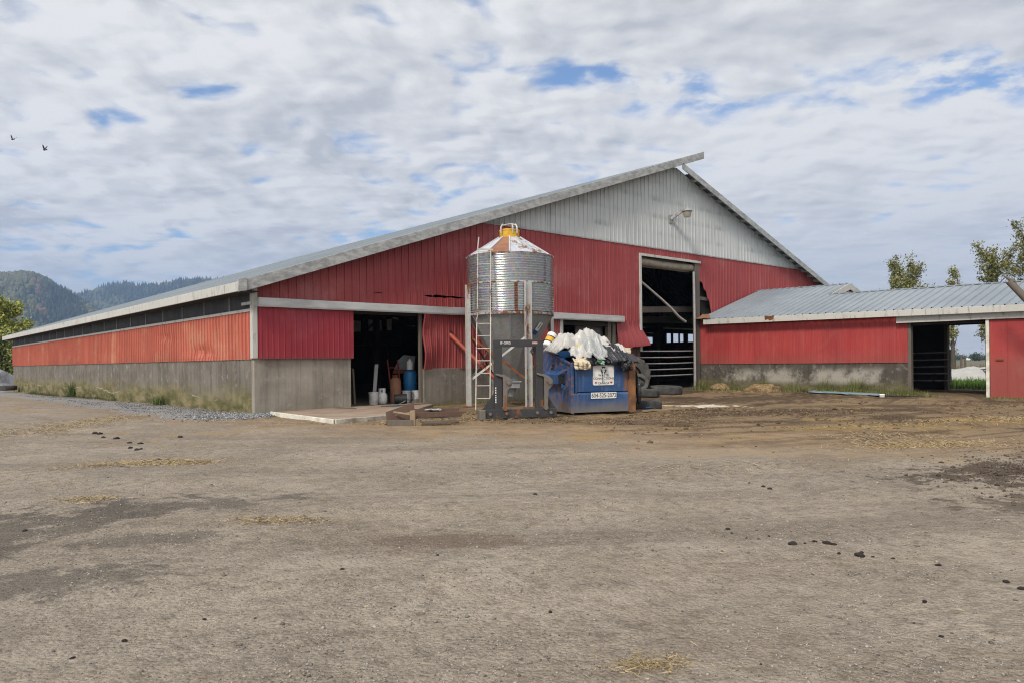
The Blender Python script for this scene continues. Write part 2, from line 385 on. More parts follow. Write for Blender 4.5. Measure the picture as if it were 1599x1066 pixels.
def galv(rust, c0=(0.42, 0.43, 0.44), c1=(0.60, 0.61, 0.62), metal=0.75, rough=0.40, rs=1.5):
    def f(g):
        p = g.obj(); n = g.noise(p, 2.0, 5, 0.6); v = g.vor(p, 14, 'Color')
        c = g.mix(n, c0, c1); c = g.mix(0.12, c, v, 'OVERLAY')
        r = g.st(g.noise(g.vmul(p, (1, 1, 0.5)), rs, 7, 0.72), 0.62-rust*0.22, 0.70-rust*0.2)
        c = g.mix(r, c, g.mix(g.noise(p, 9, 4), (0.22, 0.085, 0.03), (0.11, 0.045, 0.02)))
        return dict(c=c, mt=g.m('MULTIPLY', g.m('SUBTRACT', 1.0, r), metal), r=g.m('ADD', rough, g.m('MULTIPLY', r, 0.4)), n=g.bump(n, 0.15, 0.01))
    return f
M['galv'] = mat('galvanised corrugated steel', galv(0.05, (0.40, 0.41, 0.42), (0.54, 0.55, 0.56), 0.75, 0.26))
M['galv_dull'] = mat('dull galvanised steel', galv(0.1, (0.24, 0.245, 0.25), (0.34, 0.35, 0.355), 0.4, 0.55))
M['galv_roof'] = mat('chalky galvanised roof', galv(0.30, (0.42, 0.44, 0.47), (0.54, 0.56, 0.59), 0.3, 0.5))
M['post'] = mat('pale steel post', galv(0.35, (0.42, 0.40, 0.37), (0.55, 0.53, 0.50), 0.3, 0.55, 2.5))
M['ladder'] = mat('dull stained aluminium', galv(0.35, (0.36, 0.33, 0.29), (0.47, 0.43, 0.385), 0.2, 0.6, 2.5))
M['pipe'] = mat('grey gate pipe', galv(0.2, (0.27, 0.27, 0.265), (0.36, 0.36, 0.355), 0.2, 0.5, 2.5))

def flat(c0, c1, r=0.7, scale=3.0, mt=0.0, b=0.2, s=0.4, bs=0.01):
    def f(g):
        p = g.obj(); n = g.noise(p, scale, 5, 0.65)
        return dict(c=g.mix(g.st(n, 0.3, 0.7), c0, c1), r=r, mt=mt, n=g.bump(n, b, bs), s=s)
    return f
M['rust'] = mat('rust', flat((0.20, 0.07, 0.022), (0.10, 0.038, 0.016), 0.9, 7))
M['rust_panel'] = mat('rust brown sheet', flat((0.27, 0.13, 0.075), (0.19, 0.085, 0.045), 0.85, 2.5))
M['yellow'] = mat('yellow paint', flat((0.62, 0.36, 0.02), (0.45, 0.24, 0.02), 0.5, 5))
M['black'] = mat('black', flat((0.012, 0.012, 0.012), (0.02, 0.02, 0.02), 0.6))
M['white'] = mat('white', flat((0.70, 0.70, 0.68), (0.58, 0.58, 0.56), 0.6, 5))
M['white_paint'] = mat('chipped white edge', flat((0.66, 0.64, 0.55), (0.42, 0.40, 0.33), 0.8, 4))
M['red_pipe'] = mat('red auger tube', flat((0.36, 0.055, 0.03), (0.22, 0.05, 0.03), 0.55, 5))
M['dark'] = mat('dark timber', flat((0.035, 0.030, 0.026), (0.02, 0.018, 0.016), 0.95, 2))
M['tan'] = mat('tan rolled curtain', flat((0.34, 0.30, 0.23), (0.22, 0.19, 0.15), 0.8, 4))
M['net'] = mat('black curtain mesh', flat((0.028, 0.029, 0.031), (0.05, 0.052, 0.055), 0.7, 2.0, b=0.6, bs=0.03))
M['plastic'] = mat('dusty plastic sheet', flat((0.16, 0.16, 0.155), (0.07, 0.07, 0.07), 0.35, 1.5))
M['sheet'] = mat('dusty white sheeting', flat((0.75, 0.72, 0.66), (0.5, 0.48, 0.44), 0.8, 3))
M['steel_black'] = mat('worn dark steel', galv(0.12, (0.028, 0.028, 0.03), (0.045, 0.045, 0.047), 0.2, 0.5, 3))
M['plate_edge'] = mat('bare worn steel edge', galv(0.5, (0.13, 0.115, 0.10), (0.2, 0.18, 0.16), 0.4, 0.5, 4))
M['rubber'] = mat('dusty tyre rubber', flat((0.030, 0.031, 0.032), (0.085, 0.082, 0.074), 0.85, 3))
M['label_blue'] = mat('blue label', flat((0.012, 0.05, 0.20), (0.012, 0.06, 0.24), 0.5))
M['leaf_red'] = mat('red print', flat((0.45, 0.02, 0.03), (0.40, 0.02, 0.03), 0.5))
M['ink'] = mat('dark grey print', flat((0.045, 0.05, 0.055), (0.03, 0.035, 0.04), 0.5))
M['green_ink'] = mat('dark green print', flat((0.012, 0.05, 0.035), (0.012, 0.04, 0.03), 0.5))
M['blue_barrel'] = mat('blue barrel plastic', flat((0.02, 0.16, 0.36), (0.02, 0.12, 0.28), 0.45))
M['bird'] = mat('dark feathers', flat((0.02, 0.02, 0.024), (0.03, 0.03, 0.035), 0.8))
M['glass'] = mat('amber lamp lens', flat((0.32, 0.29, 0.22), (0.25, 0.22, 0.17), 0.2))
M['green_paint'] = mat('faded blue sheet', flat((0.13, 0.205, 0.235), (0.20, 0.27, 0.29), 0.6, 2))

def wood(c0, c1):
    def f(g):
        p = g.obj(); gr = g.noise(g.vmul(p, (6, 6, 0.8)), 3, 6, 0.7); b = g.noise(p, 1.2, 4)
        c = g.mix(gr, c0, c1); c = g.mix(g.st(b, 0.45, 0.7, 0, 0.6), c, tuple(q*0.5 for q in c0))
        return dict(c=c, r=0.9, n=g.bump(gr, 0.5, 0.008), s=0.2)
    return f
M['wood'] = mat('grey weathered wood', wood((0.17, 0.145, 0.12), (0.085, 0.072, 0.06)))
M['wood_brown'] = mat('brown weathered wood', wood((0.15, 0.095, 0.07), (0.07, 0.045, 0.036)))
M['wood_light'] = mat('light split wood', wood((0.34, 0.26, 0.17), (0.2, 0.145, 0.09)))
M['ply'] = mat('dirty slab top', flat((0.30, 0.225, 0.17), (0.21, 0.155, 0.115), 0.9, 1.4))

def dumpster_paint(g):
    p = g.obj(); x, y, z = g.sep(p)[:3]
    n = g.noise(p, 1.6, 6, 0.7); stk = g.noise(g.vmul(p, (7, 7, 0.5)), 1.5, 5, 0.7)
    c = g.mix(g.st(n, 0.35, 0.7), (0.010, 0.042, 0.125), (0.016, 0.072, 0.205))
    c = g.mix(g.st(stk, 0.48, 0.72, 0, 0.5), c, (0.09, 0.12, 0.20))
    c = g.mix(g.st(g.noise(g.vadd(p, (4, 7, 2)), 2.2, 8, 0.75), 0.54, 0.66, 0, 0.6), c, (0.075, 0.14, 0.27))
    c = g.mix(g.m('MULTIPLY', g.st(g.m('SUBTRACT', z, g.m('MULTIPLY', n, 0.35)), 0.22, -0.12), 0.85), c, (0.15, 0.135, 0.115))
    # rust runs, heaviest at the right-hand end
    rr = g.m('ADD', g.m('MULTIPLY', g.st(x, 1.15, 1.75), 0.30), g.noise(g.vmul(p, (5, 5, 0.35)), 1.7, 6, 0.7))
    rr = g.st(rr, 0.62, 0.74)
    rc = g.mix(g.noise(g.vmul(p, (9, 9, 1)), 2, 5), (0.085, 0.04, 0.022), (0.25, 0.115, 0.045))
    c = g.mix(rr, c, rc)
    sp = g.st(g.noise(p, 4.5, 5, 0.7), 0.66, 0.71)
    c = g.mix(sp, c, (0.18, 0.07, 0.03))
    eg = g.m('MINIMUM', g.m('ABSOLUTE', x), g.m('ABSOLUTE', g.m('SUBTRACT', z, 1.1))); c = g.mix(g.m('MULTIPLY', g.st(eg, 0.09, 0.0), g.st(g.noise(p, 7, 5, 0.7), 0.48, 0.6)), c, (0.16, 0.085, 0.05))
    return dict(c=c, r=g.m('ADD', 0.42, g.m('MULTIPLY', rr, 0.4)), n=g.bump(n, 0.35, 0.02))
M['blue'] = mat('scuffed blue dumpster paint', dumpster_paint)
M['rust_post'] = mat('rusty corner post', flat((0.26, 0.12, 0.045), (0.10, 0.05, 0.03), 0.85, 4))

def bagmat(c0, c1, r, b):
    def f(g):
        p = g.obj(); n = g.noise(g.vmul(p, (1, 1, 0.55)), 5, 5, 0.6, 1.5); n2 = g.noise(g.vmul(p, (1.0, 1.0, 2.0)), 3, 4)
        return dict(c=g.mix(n2, c0, c1), r=r, n=g.bump(n, b, 0.03), s=0.5)
    return f
M['bag_white'] = mat('white plastic bag', bagmat((0.50, 0.49, 0.465), (0.34, 0.33, 0.31), 0.36, 1.0))
M['bag_clear'] = mat('translucent grey white bag', bagmat((0.38, 0.39, 0.385), (0.24, 0.25, 0.25), 0.28, 1.0))
M['bag_cream'] = mat('cream cloth', bagmat((0.58, 0.50, 0.36), (0.40, 0.33, 0.22), 0.8, 0.8))
M['bag_black'] = mat('black plastic bag', bagmat((0.012, 0.013, 0.016), (0.02, 0.021, 0.025), 0.22, 1.0))
M['bag_purple'] = mat('dark rag', bagmat((0.03, 0.028, 0.04), (0.06, 0.05, 0.06), 0.8, 0.8))
M['yellow_print'] = mat('yellow printed sack', bagmat((0.42, 0.32, 0.04), (0.46, 0.42, 0.30), 0.5, 0.5))
M['tarp'] = mat('white silage tarp', bagmat((0.42, 0.42, 0.40), (0.25, 0.25, 0.23), 0.55, 0.9))
M['heap'] = mat('grey gravel heap', flat((0.44, 0.45, 0.46), (0.27, 0.28, 0.29), 0.95, 4, b=0.8, bs=0.08))

def tinted(r=0.8, s=0.2, trans=0.0):
    def f(g): return dict(c=g.attr('tint'), r=r, s=s)
    return f
M['tint'] = mat('varied natural colour', tinted())
M['leaf'] = mat('leaves', tinted(0.6, 0.3))
M['stone'] = mat('crushed stone', tinted(0.9, 0.2))
M['bark'] = mat('bark', flat((0.10, 0.085, 0.07), (0.055, 0.046, 0.038), 0.95, 4))

def ground_mat(g):
    p = g.pos(); x, y, z = g.sep(p)[:3]
    q = g.comb(x, y, 0.0)
    big = g.noise(q, 0.16, 5, 0.6); med = g.noise(q, 0.9, 6, 0.65); fine = g.noise(q, 9, 6, 0.7); grit = g.noise(q, 45, 3, 0.65)
    c = g.mix(g.st(med, 0.30, 0.70), (0.372, 0.318, 0.258), (0.220, 0.184, 0.146))
    c = g.mix(g.st(big, 0.42, 0.60, 0, 0.5), c, (0.250, 0.226, 0.190))
    c = g.mix(g.st(g.noise(g.vadd(q, (21.0, 5.0, 0)), 0.33, 6, 0.7, 0.4), 0.50, 0.66, 0, 0.6), c, (0.165, 0.128, 0.094))
    c = g.mix(g.st(g.noise(g.vadd(q, (2.0, 31.0, 0)), 1.6, 7, 0.75, 0.3), 0.56, 0.68, 0, 0.55), c, (0.12, 0.098, 0.078))
    c = g.mix(g.st(g.noise(g.vadd(q, (8.0, 3.0, 0)), 2.2, 7, 0.75, 0.3), 0.58, 0.72, 0, 0.5), c, (0.42, 0.37, 0.31))
    rr = g.vdist(q, (11.0, 5.0, 0.0)); ta = g.m('ARCTAN2', g.m('SUBTRACT', y, 5.0), g.m('SUBTRACT', x, 11.0))
    trk = g.noise(g.comb(g.m('MULTIPLY', rr, 1.25), g.m('MULTIPLY', ta, 2.2), 0.0), 1.0, 6, 0.62, 0.25)
    c = g.mix(g.st(trk, 0.50, 0.68, 0, 0.40), c, (0.36, 0.30, 0.22)); c = g.mix(g.st(trk, 0.48, 0.33, 0, 0.6), c, (0.14, 0.112, 0.085))
    # stones in the surface
    vc = g.vor(q, 42, 'Color'); vd = g.vor(q, 42); lum = g.sep(vc)[0]
    stone = g.m('MULTIPLY', g.st(vd, 0.45, 0.28), g.st(lum, 0.35, 0.65))
    c = g.mix(g.m('MULTIPLY', stone, 0.5), c, g.mix(g.sep(vc)[1], (0.09, 0.08, 0.068), (0.36, 0.325, 0.275)))
    vc2 = g.vor(q, 95, 'Color'); c = g.mix(0.36, c, g.mix(g.sep(vc2)[0], (0.085, 0.072, 0.056), (0.38, 0.33, 0.265)))
    c = g.mix(g.st(fine, 0.40, 0.72, 0, 0.65), c, (0.11, 0.09, 0.070))
    c = g.mix(g.st(g.noise(g.vadd(q, (3.0, 3.0, 0)), 6.0, 8, 0.8), 0.585, 0.66, 0, 0.7), c, (0.075, 0.058, 0.043))
    c = g.mix(g.st(g.noise(g.vadd(q, (13.0, 7.0, 0)), 5.0, 8, 0.8), 0.60, 0.70, 0, 0.55), c, (0.44, 0.385, 0.31))
    c = g.mix(g.st(g.noise(g.vadd(q, (1.0, 17.0, 0)), 0.55, 7, 0.7, 0.5), 0.53, 0.68, 0, 0.5), c, (0.37, 0.325, 0.265))
    # brown earth towards the barn front and the shed
    e = g.m('ADD', g.m('MULTIPLY', g.m('SUBTRACT', x, -1.0), 0.115), g.m('MULTIPLY', g.m('ADD', y, 14.0), 0.105))
    e = g.m('ADD', g.m('ADD', e, g.m('MULTIPLY', g.st(x, -2.0, 6.0), 0.62)), g.m('MULTIPLY', g.m('SUBTRACT', med, 0.5), 1.3))
    e = g.m('ADD', e, g.m('MULTIPLY', g.m('SUBTRACT', big, 0.5), 1.2))
    em = g.m('MULTIPLY', g.st(e, 0.25, 1.25), g.st(x, -4.0, 1.0))
    earth = g.mix(g.st(g.noise(q, 1.7, 6, 0.7), 0.35, 0.65), (0.290, 0.205, 0.125), (0.150, 0.102, 0.062))
    earth = g.mix(g.st(g.m('ADD', e, g.m('MULTIPLY', g.m('SUBTRACT', fine, 0.5), 0.6)), 1.15, 1.8), earth, g.mix(med, (0.115, 0.078, 0.044), (0.20, 0.14, 0.078)))
    earth = g.mix(g.st(fine, 0.35, 0.7, 0, 0.5), earth, (0.30, 0.215, 0.13))
    c = g.mix(g.m('MULTIPLY', em, 0.92), c, earth)
    trk2 = g.noise(g.comb(g.m('MULTIPLY', rr, 2.6), g.m('MULTIPLY', ta, 1.6), 4.0), 1.0, 6, 0.62, 0.2)
    c = g.mix(g.m('MULTIPLY', g.m('MULTIPLY', g.st(trk2, 0.50, 0.60), g.st(e, 0.55, 1.2)), g.st(x, 0.0, 4.0, 0.0, 0.75)), c, (0.085, 0.058, 0.036))
    # wet, darker mud inside the brown area
    mud = g.st(g.noise(g.vadd(q, (4.0, 9.0, 0)), 0.42, 6, 0.68), 0.50, 0.62)
    c = g.mix(g.m('MULTIPLY', g.m('MULTIPLY', mud, g.st(e, 0.9, 1.7)), g.st(x, 1.0, 4.0)), c, (0.070, 0.048, 0.030))
    # straw coloured litter
    lit = g.m('MULTIPLY', g.st(g.noise(g.vadd(q, (14.0, 3.0, 0)), 0.55, 5, 0.7), 0.52, 0.66), g.st(e, 0.2, 0.9))
    c = g.mix(g.m('MULTIPLY', lit, 0.65), c, g.mix(fine, (0.36, 0.25, 0.115), (0.22, 0.145, 0.065)))
    # dark damp patches
    ragged = g.m('MULTIPLY', g.m('SUBTRACT', g.noise(q, 2.9, 9, 0.76), 0.5), 5.2)
    def patch(c, cx, cy, rx, ry, ang, colr, k):
        ca, sa = math.cos(ang), math.sin(ang)
        dx = g.m('SUBTRACT', x, cx); dy = g.m('SUBTRACT', y, cy)
        a = g.m('DIVIDE', g.m('ADD', g.m('MULTIPLY', dx, ca), g.m('MULTIPLY', dy, sa)), rx)
        b = g.m('DIVIDE', g.m('SUBTRACT', g.m('MULTIPLY', dy, ca), g.m('MULTIPLY', dx, sa)), ry)
        d = g.m('ADD', g.m('SQRT', g.m('ADD', g.m('MULTIPLY', a, a), g.m('MULTIPLY', b, b))), ragged)
        return g.mix(g.st(d, 1.0, 0.55, 0, k), c, colr)
    for a in ((-6.6, -11.6, 1.5, 0.7, 0.5, (0.085, 0.075, 0.062), 0.75), (-5.3, -11.4, 1.3, 0.40, -0.35, (0.095, 0.083, 0.07), 0.7),
              (-6.7, -13.3, 0.8, 0.35, -0.4, (0.095, 0.083, 0.07), 0.7), (-4.4, -14.1, 0.55, 0.35, -0.7, (0.13, 0.095, 0.07), 0.6),
              (-5.8, -12.6, 0.7, 0.2, -0.5, (0.09, 0.08, 0.068), 0.6),
              (2.1, -16.1, 2.0, 0.9, -0.55, (0.070, 0.053, 0.038), 0.9), (0.1, -16.5, 1.0, 0.5, -0.7, (0.085, 0.066, 0.048), 0.8),
              (7.2, -8.6, 2.6, 0.55, -0.5, (0.075, 0.052, 0.034), 0.8), (6.0, -10.3, 2.2, 0.3, -0.6, (0.08, 0.055, 0.036), 0.7),
              (13.0, -5.2, 5.0, 1.9, -0.6, (0.065, 0.045, 0.029), 0.8), (9.5, -9.6, 3.4, 0.7, -0.62, (0.075, 0.052, 0.034), 0.8), (12.5, -9.8, 3.5, 0.6, -0.65, (0.08, 0.056, 0.036), 0.75), (4.2, -8.6, 1.4, 0.5, -0.6, (0.095, 0.068, 0.044), 0.7), (3.2, -7.0, 0.9, 0.4, -0.6, (0.10, 0.07, 0.045), 0.7)):
        c = patch(c, *a)
    for a in ((9.4, -5.8, 1.7, 0.36, -0.95, (0.58, 0.54, 0.46), 0.85), (3.9, -14.1, 0.8, 0.4, -0.6, (0.36, 0.25, 0.10), 0.75), (6.2, -12.4, 2.0, 0.8, -0.8, (0.27, 0.185, 0.075), 0.65), (9.3, -13.4, 1.6, 0.7, -0.8, (0.33, 0.215, 0.075), 0.75),
              (0.9, -12.3, 2.6, 0.7, -0.75, (0.33, 0.255, 0.175), 0.5), (-1.5, -10.2, 1.8, 0.7, -0.6, (0.33, 0.28, 0.22), 0.4)):
        c = patch(c, *a)
    # clean grey stone along the left wall
    gl = g.m('ADD', g.m('ADD', x, 1.1), g.m('MULTIPLY', g.m('SUBTRACT', med, 0.5), 2.4))
    glm = g.m('MULTIPLY', g.m('MULTIPLY', g.st(g.m('ABSOLUTE', gl), 1.1, 0.5), g.st(y, -1.2, 0.6)), 0.85)
    c = g.mix(glm, c, g.mix(g.sep(vc2)[0], (0.15, 0.155, 0.16), (0.33, 0.335, 0.34)))
    # grass beyond the shed and round the far side
    gm = g.m('MAXIMUM', g.st(g.m('ADD', x, g.m('MULTIPLY', med, 1.0)), 25.2, 26.0), g.st(y, 46, 60))
    c = g.mix(gm, c, g.mix(fine, (0.055, 0.085, 0.018), (0.10, 0.13, 0.03)))
    hgt = g.m('ADD', g.m('ADD', g.m('MULTIPLY', fine, 0.8), g.m('MULTIPLY', grit, 0.35)), g.m('MULTIPLY', g.m('SUBTRACT', 1.0, vd), 0.25))
    hgt = g.m('ADD', hgt, g.m('MULTIPLY', trk, 2.0))
    hgt = g.m('ADD', hgt, g.m('MULTIPLY', g.noise(q, 3.2, 5, 0.6), 1.2))
    return dict(c=c, r=0.95, n=g.bump(hgt, 0.9, 0.045), s=0.15)
M['ground'] = mat('trodden gravel yard', ground_mat)
M['field_brown'] = mat('ploughed soil', flat((0.13, 0.105, 0.07), (0.10, 0.085, 0.05), 0.95, 0.05))
M['field_green'] = mat('young crop', flat((0.06, 0.12, 0.02), (0.085, 0.15, 0.03), 0.95, 0.02))
M['forest'] = mat('forest floor', flat((0.05, 0.055, 0.03), (0.09, 0.075, 0.045), 0.95, 0.01))

# ------------------------------------------------------------------ ground
def gh(x, y):
    x = np.asarray(x, float); y = np.asarray(y, float)
    z = 0.06*sstep(8, 18, x)*sstep(-12, -2, y) - 0.22*sstep(3, 36, y)*sstep(6, 0, x)
    near = sstep(60, 25, np.hypot(x+4, y+12))
    z = z + near*((fbm(x*0.8, y*0.8, 3)-0.47)*0.06 + (fbm(x*3.2, y*3.2, 9, 3)-0.45)*0.022)
    rr = np.hypot(x-11, y-5); ta = np.arctan2(y-5, x-11); z = z + near*(fbm(rr*1.3, ta*2.5, 33, 3)-0.45)*0.07
    rut = sstep(3, 7, x)*sstep(20, 15, x)*sstep(-13, -9, y)*sstep(-1.5, -4, y)          # tyre ruts in the mud
    a = (x*0.55+y*0.83)
    z = z + rut*(0.035*np.sin(a*4.2+1.5*fbm(x*0.5, y*0.5, 5)) * fbm(x*1.1, y*1.1, 8) + 0.05*(fbm(x*2.2, y*2.2, 21)-0.47))
    mr = np.exp(-(((x-1.9)/1.8)**2+((y+16.1)/1.0)**2))
    z = z + mr*(0.04+0.03*np.sin((x*0.5-y*0.85)*9))
    inside = (x > 0.05)*(y > 0.05)
    return np.where(inside, np.minimum(z, 0.0), z)
def axis(a, b, step, far):
    mid = list(np.arange(a, b, step)); lo = []; hi = []; s = step; q = a
    while q > -far: s *= 1.22; q -= s; lo.append(q)
    s = step; q = mid[-1]
    while q < far: s *= 1.22; q += s; hi.append(q)
    return np.array(lo[::-1]+mid+hi)
xs = axis(-11, 20, 0.13, 5000); ys = axis(-18.5, 1.5, 0.13, 5000)
XX, YY = np.meshgrid(xs, ys, indexing='ij'); ZZ = gh(XX, YY)
nx, ny = XX.shape; idx = np.arange(nx*ny).reshape(nx, ny)
o = raw('ground', np.stack([XX, YY, ZZ], -1).reshape(-1, 3), np.stack([idx[:-1, :-1], idx[1:, :-1], idx[1:, 1:], idx[:-1, 1:]], -1).reshape(-1, 4), M['ground'], smooth=True)
tag(o, kind='structure')
def gz(x, y): return float(gh(np.array([x]), np.array([y]))[0])
o = MB().grid([[(48, -200, 0.05), (48, 160, 0.05)], [(420, -700, 0.05), (420, 500, 0.05)]]).build('ploughed_field', M['field_brown']); tag(o, kind='structure')
o = MB().grid([[(420.2, -700, 0.08), (420.2, 500, 0.08)], [(2200, -2600, 0.08), (2200, 1400, 0.08)]]).build('green_field', M['field_green']); tag(o, kind='structure')

# ------------------------------------------------------------------ hills and their forest
CAM = np.array([-7.384, -18.167])
def pdir(px):                                                          # heading of a picture column, as world direction
    k = (np.asarray(px, float)-799.5)/1167.0
    d = np.stack([0.658+k*0.753, 0.753-k*0.658], -1); return d, np.sqrt(1+k*k)
def hill(name, prof, dist, depth, tree_h, ntree, tint, seed):
    pxs = np.linspace(-420, 640, 200); d, L = pdir(pxs)
    P = np.array(prof); el = np.interp(pxs, P[:, 0], P[:, 1]); hh = np.maximum(el, 0)/1167.0*dist
    vs = np.linspace(0, 1, 46); rows = []
    def hgt(px, v):
        e = np.maximum(np.interp(px, P[:, 0], P[:, 1]), 0)/1167.0*dist
        s_ = np.where(v < 0.62, sstep(0, 1, v/0.62)*0.55+0.45*(v/0.62), 1-0.6*((v-0.62)/0.38)**2)
        bumps = (fbm(px*0.028+seed, v*5+seed, seed, 4)-0.47)*0.34*np.sin(np.pi*np.clip(v/0.62, 0, 1))
        return e*(s_+bumps)*1.0-2
    PX, VV = np.meshgrid(pxs, vs, indexing='ij'); D, _ = pdir(PX)
    RR = dist-depth*0.62+depth*VV; Z = hgt(PX, VV)
    Z = Z*(RR/dist)**0
    pts = np.stack([CAM[0]+D[..., 0]*RR, CAM[1]+D[..., 1]*RR, Z], -1).reshape(-1, 3)
    n0, n1 = PX.shape; ix = np.arange(n0*n1).reshape(n0, n1)
    o = raw(name, pts, np.stack([ix[:-1, :-1], ix[1:, :-1], ix[1:, 1:], ix[:-1, 1:]], -1).reshape(-1, 4), M['forest'], smooth=True); tag(o, kind='structure')
    # trees on it: tapered conifers and rounded broadleaves, each a small jagged shape
    tp = rng.uniform(-300, 560, ntree); tv = rng.uniform(0.02, 0.66, ntree)
    d2, _ = pdir(tp); rr = dist-depth*0.62+depth*tv
    z0 = hgt(tp, tv); ok = (np.interp(tp, P[:, 0], P[:, 1]) > 2)
    tp, tv, rr, z0, d2 = tp[ok], tv[ok], rr[ok], z0[ok], d2[ok]; n = len(tp)
    mixn = fbm(tp*0.02, tv*6, seed+40, 3)+rng.uniform(-0.13, 0.13, n)
    con = (mixn+0.30*(tv-0.45)) > 0.47
    H = np.where(con, rng.uniform(0.6, 1.25, n), rng.uniform(0.45, 0.8, n))*tree_h; W = np.where(con, 0.19, 0.42)*H*rng.uniform(0.8, 1.25, n)
    k = 7; ang = np.linspace(0, 2*np.pi, k, endpoint=False)[None, :]+rng.uniform(0, 6, n)[:, None]
    cx = CAM[0]+d2[:, 0]*rr; cy = CAM[1]+d2[:, 1]*rr
    V = np.zeros((n, 2*k+1, 3)); jit = rng.uniform(0.65, 1.25, (n, 2*k))
    r1 = W[:, None]*jit[:, :k]; r2 = W[:, None]*np.where(con, 0.5, 0.85)[:, None]*jit[:, k:]
    V[:, :k, 0] = cx[:, None]+np.cos(ang)*r1; V[:, :k, 1] = cy[:, None]+np.sin(ang)*r1; V[:, :k, 2] = (z0+H*np.where(con, 0.08, 0.15))[:, None]+rng.uniform(-0.06, 0.06, (n, k))*H[:, None]
    V[:, k:2*k, 0] = cx[:, None]+np.cos(ang+0.4)*r2; V[:, k:2*k, 1] = cy[:, None]+np.sin(ang+0.4)*r2; V[:, k:2*k, 2] = (z0+H*np.where(con, 0.5, 0.7))[:, None]+rng.uniform(-0.08, 0.08, (n, k))*H[:, None]
    V[:, 2*k, 0] = cx; V[:, 2*k, 1] = cy; V[:, 2*k, 2] = z0+H
    f = []
    for i in range(k):
        j = (i+1) % k; f += [(i, j, k+j), (i, k+j, k+i), (k+i, k+j, 2*k)]
    F = (np.array(f)[None]+(np.arange(n)*(2*k+1))[:, None, None]).reshape(-1, 3)
    cc = np.where(con[:, None], np.array([[0.022, 0.036, 0.020]]), np.where((fbm(tp*0.013+9, tv*3, seed+7, 3) > 0.47)[:, None], np.array([[0.105, 0.082, 0.048]]), np.array([[0.075, 0.085, 0.036]])))
    cc = cc*rng.uniform(0.7, 1.35, (n, 1))*np.array(tint)
    o = raw('forest', V.reshape(-1, 3), F, M['tint'], np.repeat(cc, 2*k+1, 0)); tag(o, kind='stuff')
def el(p): return [(a, 578-(a+220)*0.0106-b) for a, b in p]
hill('hill', el([(-420, 470), (-200, 445), (-60, 434), (0, 430), (21, 428), (55, 430), (79, 441), (91, 450), (115, 465), (160, 492), (220, 522), (300, 560), (345, 585), (640, 600)]), 1800, 1100, 17, 15000, (1.15, 1.05, 1.0), 11)
hill('far_hill', el([(-420, 480), (-60, 500), (60, 490), (100, 474), (123, 463), (170, 449), (200, 446), (219, 449), (260, 446), (304, 439), (340, 440), (420, 436), (520, 452), (640, 480)]), 2700, 1500, 22, 11000, (0.95, 1.0, 1.0), 29)

# ------------------------------------------------------------------ the barn
barn = thing('barn', 'long red metal barn with a grey white gable, mossy concrete base and shallow metal roof', 'barn')
L = 38.4; WB = 34.2
zl = lambda s: 3.38+0.339*s                      # top of the left roof slope
zr = lambda s: 9.03-0.335*(s-17.25)              # top of the right roof slope
ztop = lambda s: min(zl(s), zr(s))-0.05
# base walls
m = MB(); m.box((0, 0.20, -0.4), (0.2, L, 1.39)); m.split('concrete_base', M['conc_side'], barn)
m = MB(); m.box((0, 0, -0.3), (2.68, 0.2, 1.40)); m.split('concrete_base', M['conc'], barn, bevel=0.012)
m = MB(); m.box((5.02, -0.06, -0.3), (10.62, 0.2, 1.08)); m.box((10.62, 0, -0.3), (13.6, 0.2, 0.85)); m.split('concrete_base', M['conc_dirty'], barn, bevel=0.012)
m = MB(); m.box((18.95, 0.02, -0.3), (WB, 0.2, 1.1)); m.box((0.2, L-0.2, -0.4), (WB, L, 1.3)); m.box((WB-0.2, 0.2, -0.3), (WB, L-0.2, 1.3)); m.split('concrete_base', M['conc_dirty'], barn)
# front siding
n1 = lambda u: mnoise.noise((u*3.1, 0.3, 0.0)); n2 = lambda u: mnoise.noise((u*9.0, 2.3, 0.0))
def slit(u):                                      # rusted-through slot above the track
    a = 0.075*sm(5.05, 5.3, u)*sm(6.75, 6.2, u)*(0.75+0.7*n2(u))
    b = 0.085*max(0, n1(u*1.3)-0.1)*sm(3.3, 3.5, u)*sm(4.9, 4.6, u)
    return max(a, b, 0.0)
wav = lambda u, v: 0.006*mnoise.noise((u*0.9, v*0.7, 1.0))
up = lambda u: min(5.6, ztop(u))
X = (1, 0, 0); Z = (0, 0, 1); NF = (0, -1, 0)
m = MB()
m.ribbed((0, -0.02, 0), X, Z, NF, 0.0, 3.3, 2.70, up, nv=2, disp=wav)
m.ribbed((0, -0.02, 0), X, Z, NF, 3.3, 6.8, 2.70, lambda u: 3.2-slit(u)*0.5+0.02*n1(u+5), disp=lambda u, v: 0.03*sm(3.05, 3.2, v)*n1(u) if slit(u) > 0.01 else 0)
m.ribbed((0, -0.02, 0), X, Z, NF, 3.3, 6.8, lambda u: 3.2+slit(u)*0.6+0.02*n1(u+5), up, nv=2, disp=wav)
m.ribbed((0, -0.02, 0), X, Z, NF, 6.8, 14.97, 2.72, up, nv=3, disp=wav)
m.ribbed((0, -0.02, 0), X, Z, NF, 14.97, 18.82, 5.27, up, nv=1)
def holeb(u):
    for (a, za), (b, zb) in zip(((18.8, 4.5), (18.95, 4.48), (19.03, 4.42), (19.12, 4.2), (19.3, 4.08), (19.36, 3.85), (19.5, 3.72), (19.56, 3.45), (19.72, 3.0)), ((18.95, 4.48), (19.03, 4.42), (19.12, 4.2), (19.3, 4.08), (19.36, 3.85), (19.5, 3.72), (19.56, 3.45), (19.72, 3.0), (19.74, 1.1))):
        if a <= u <= b: return za+(zb-za)*(u-a)/(b-a)
    return 1.1
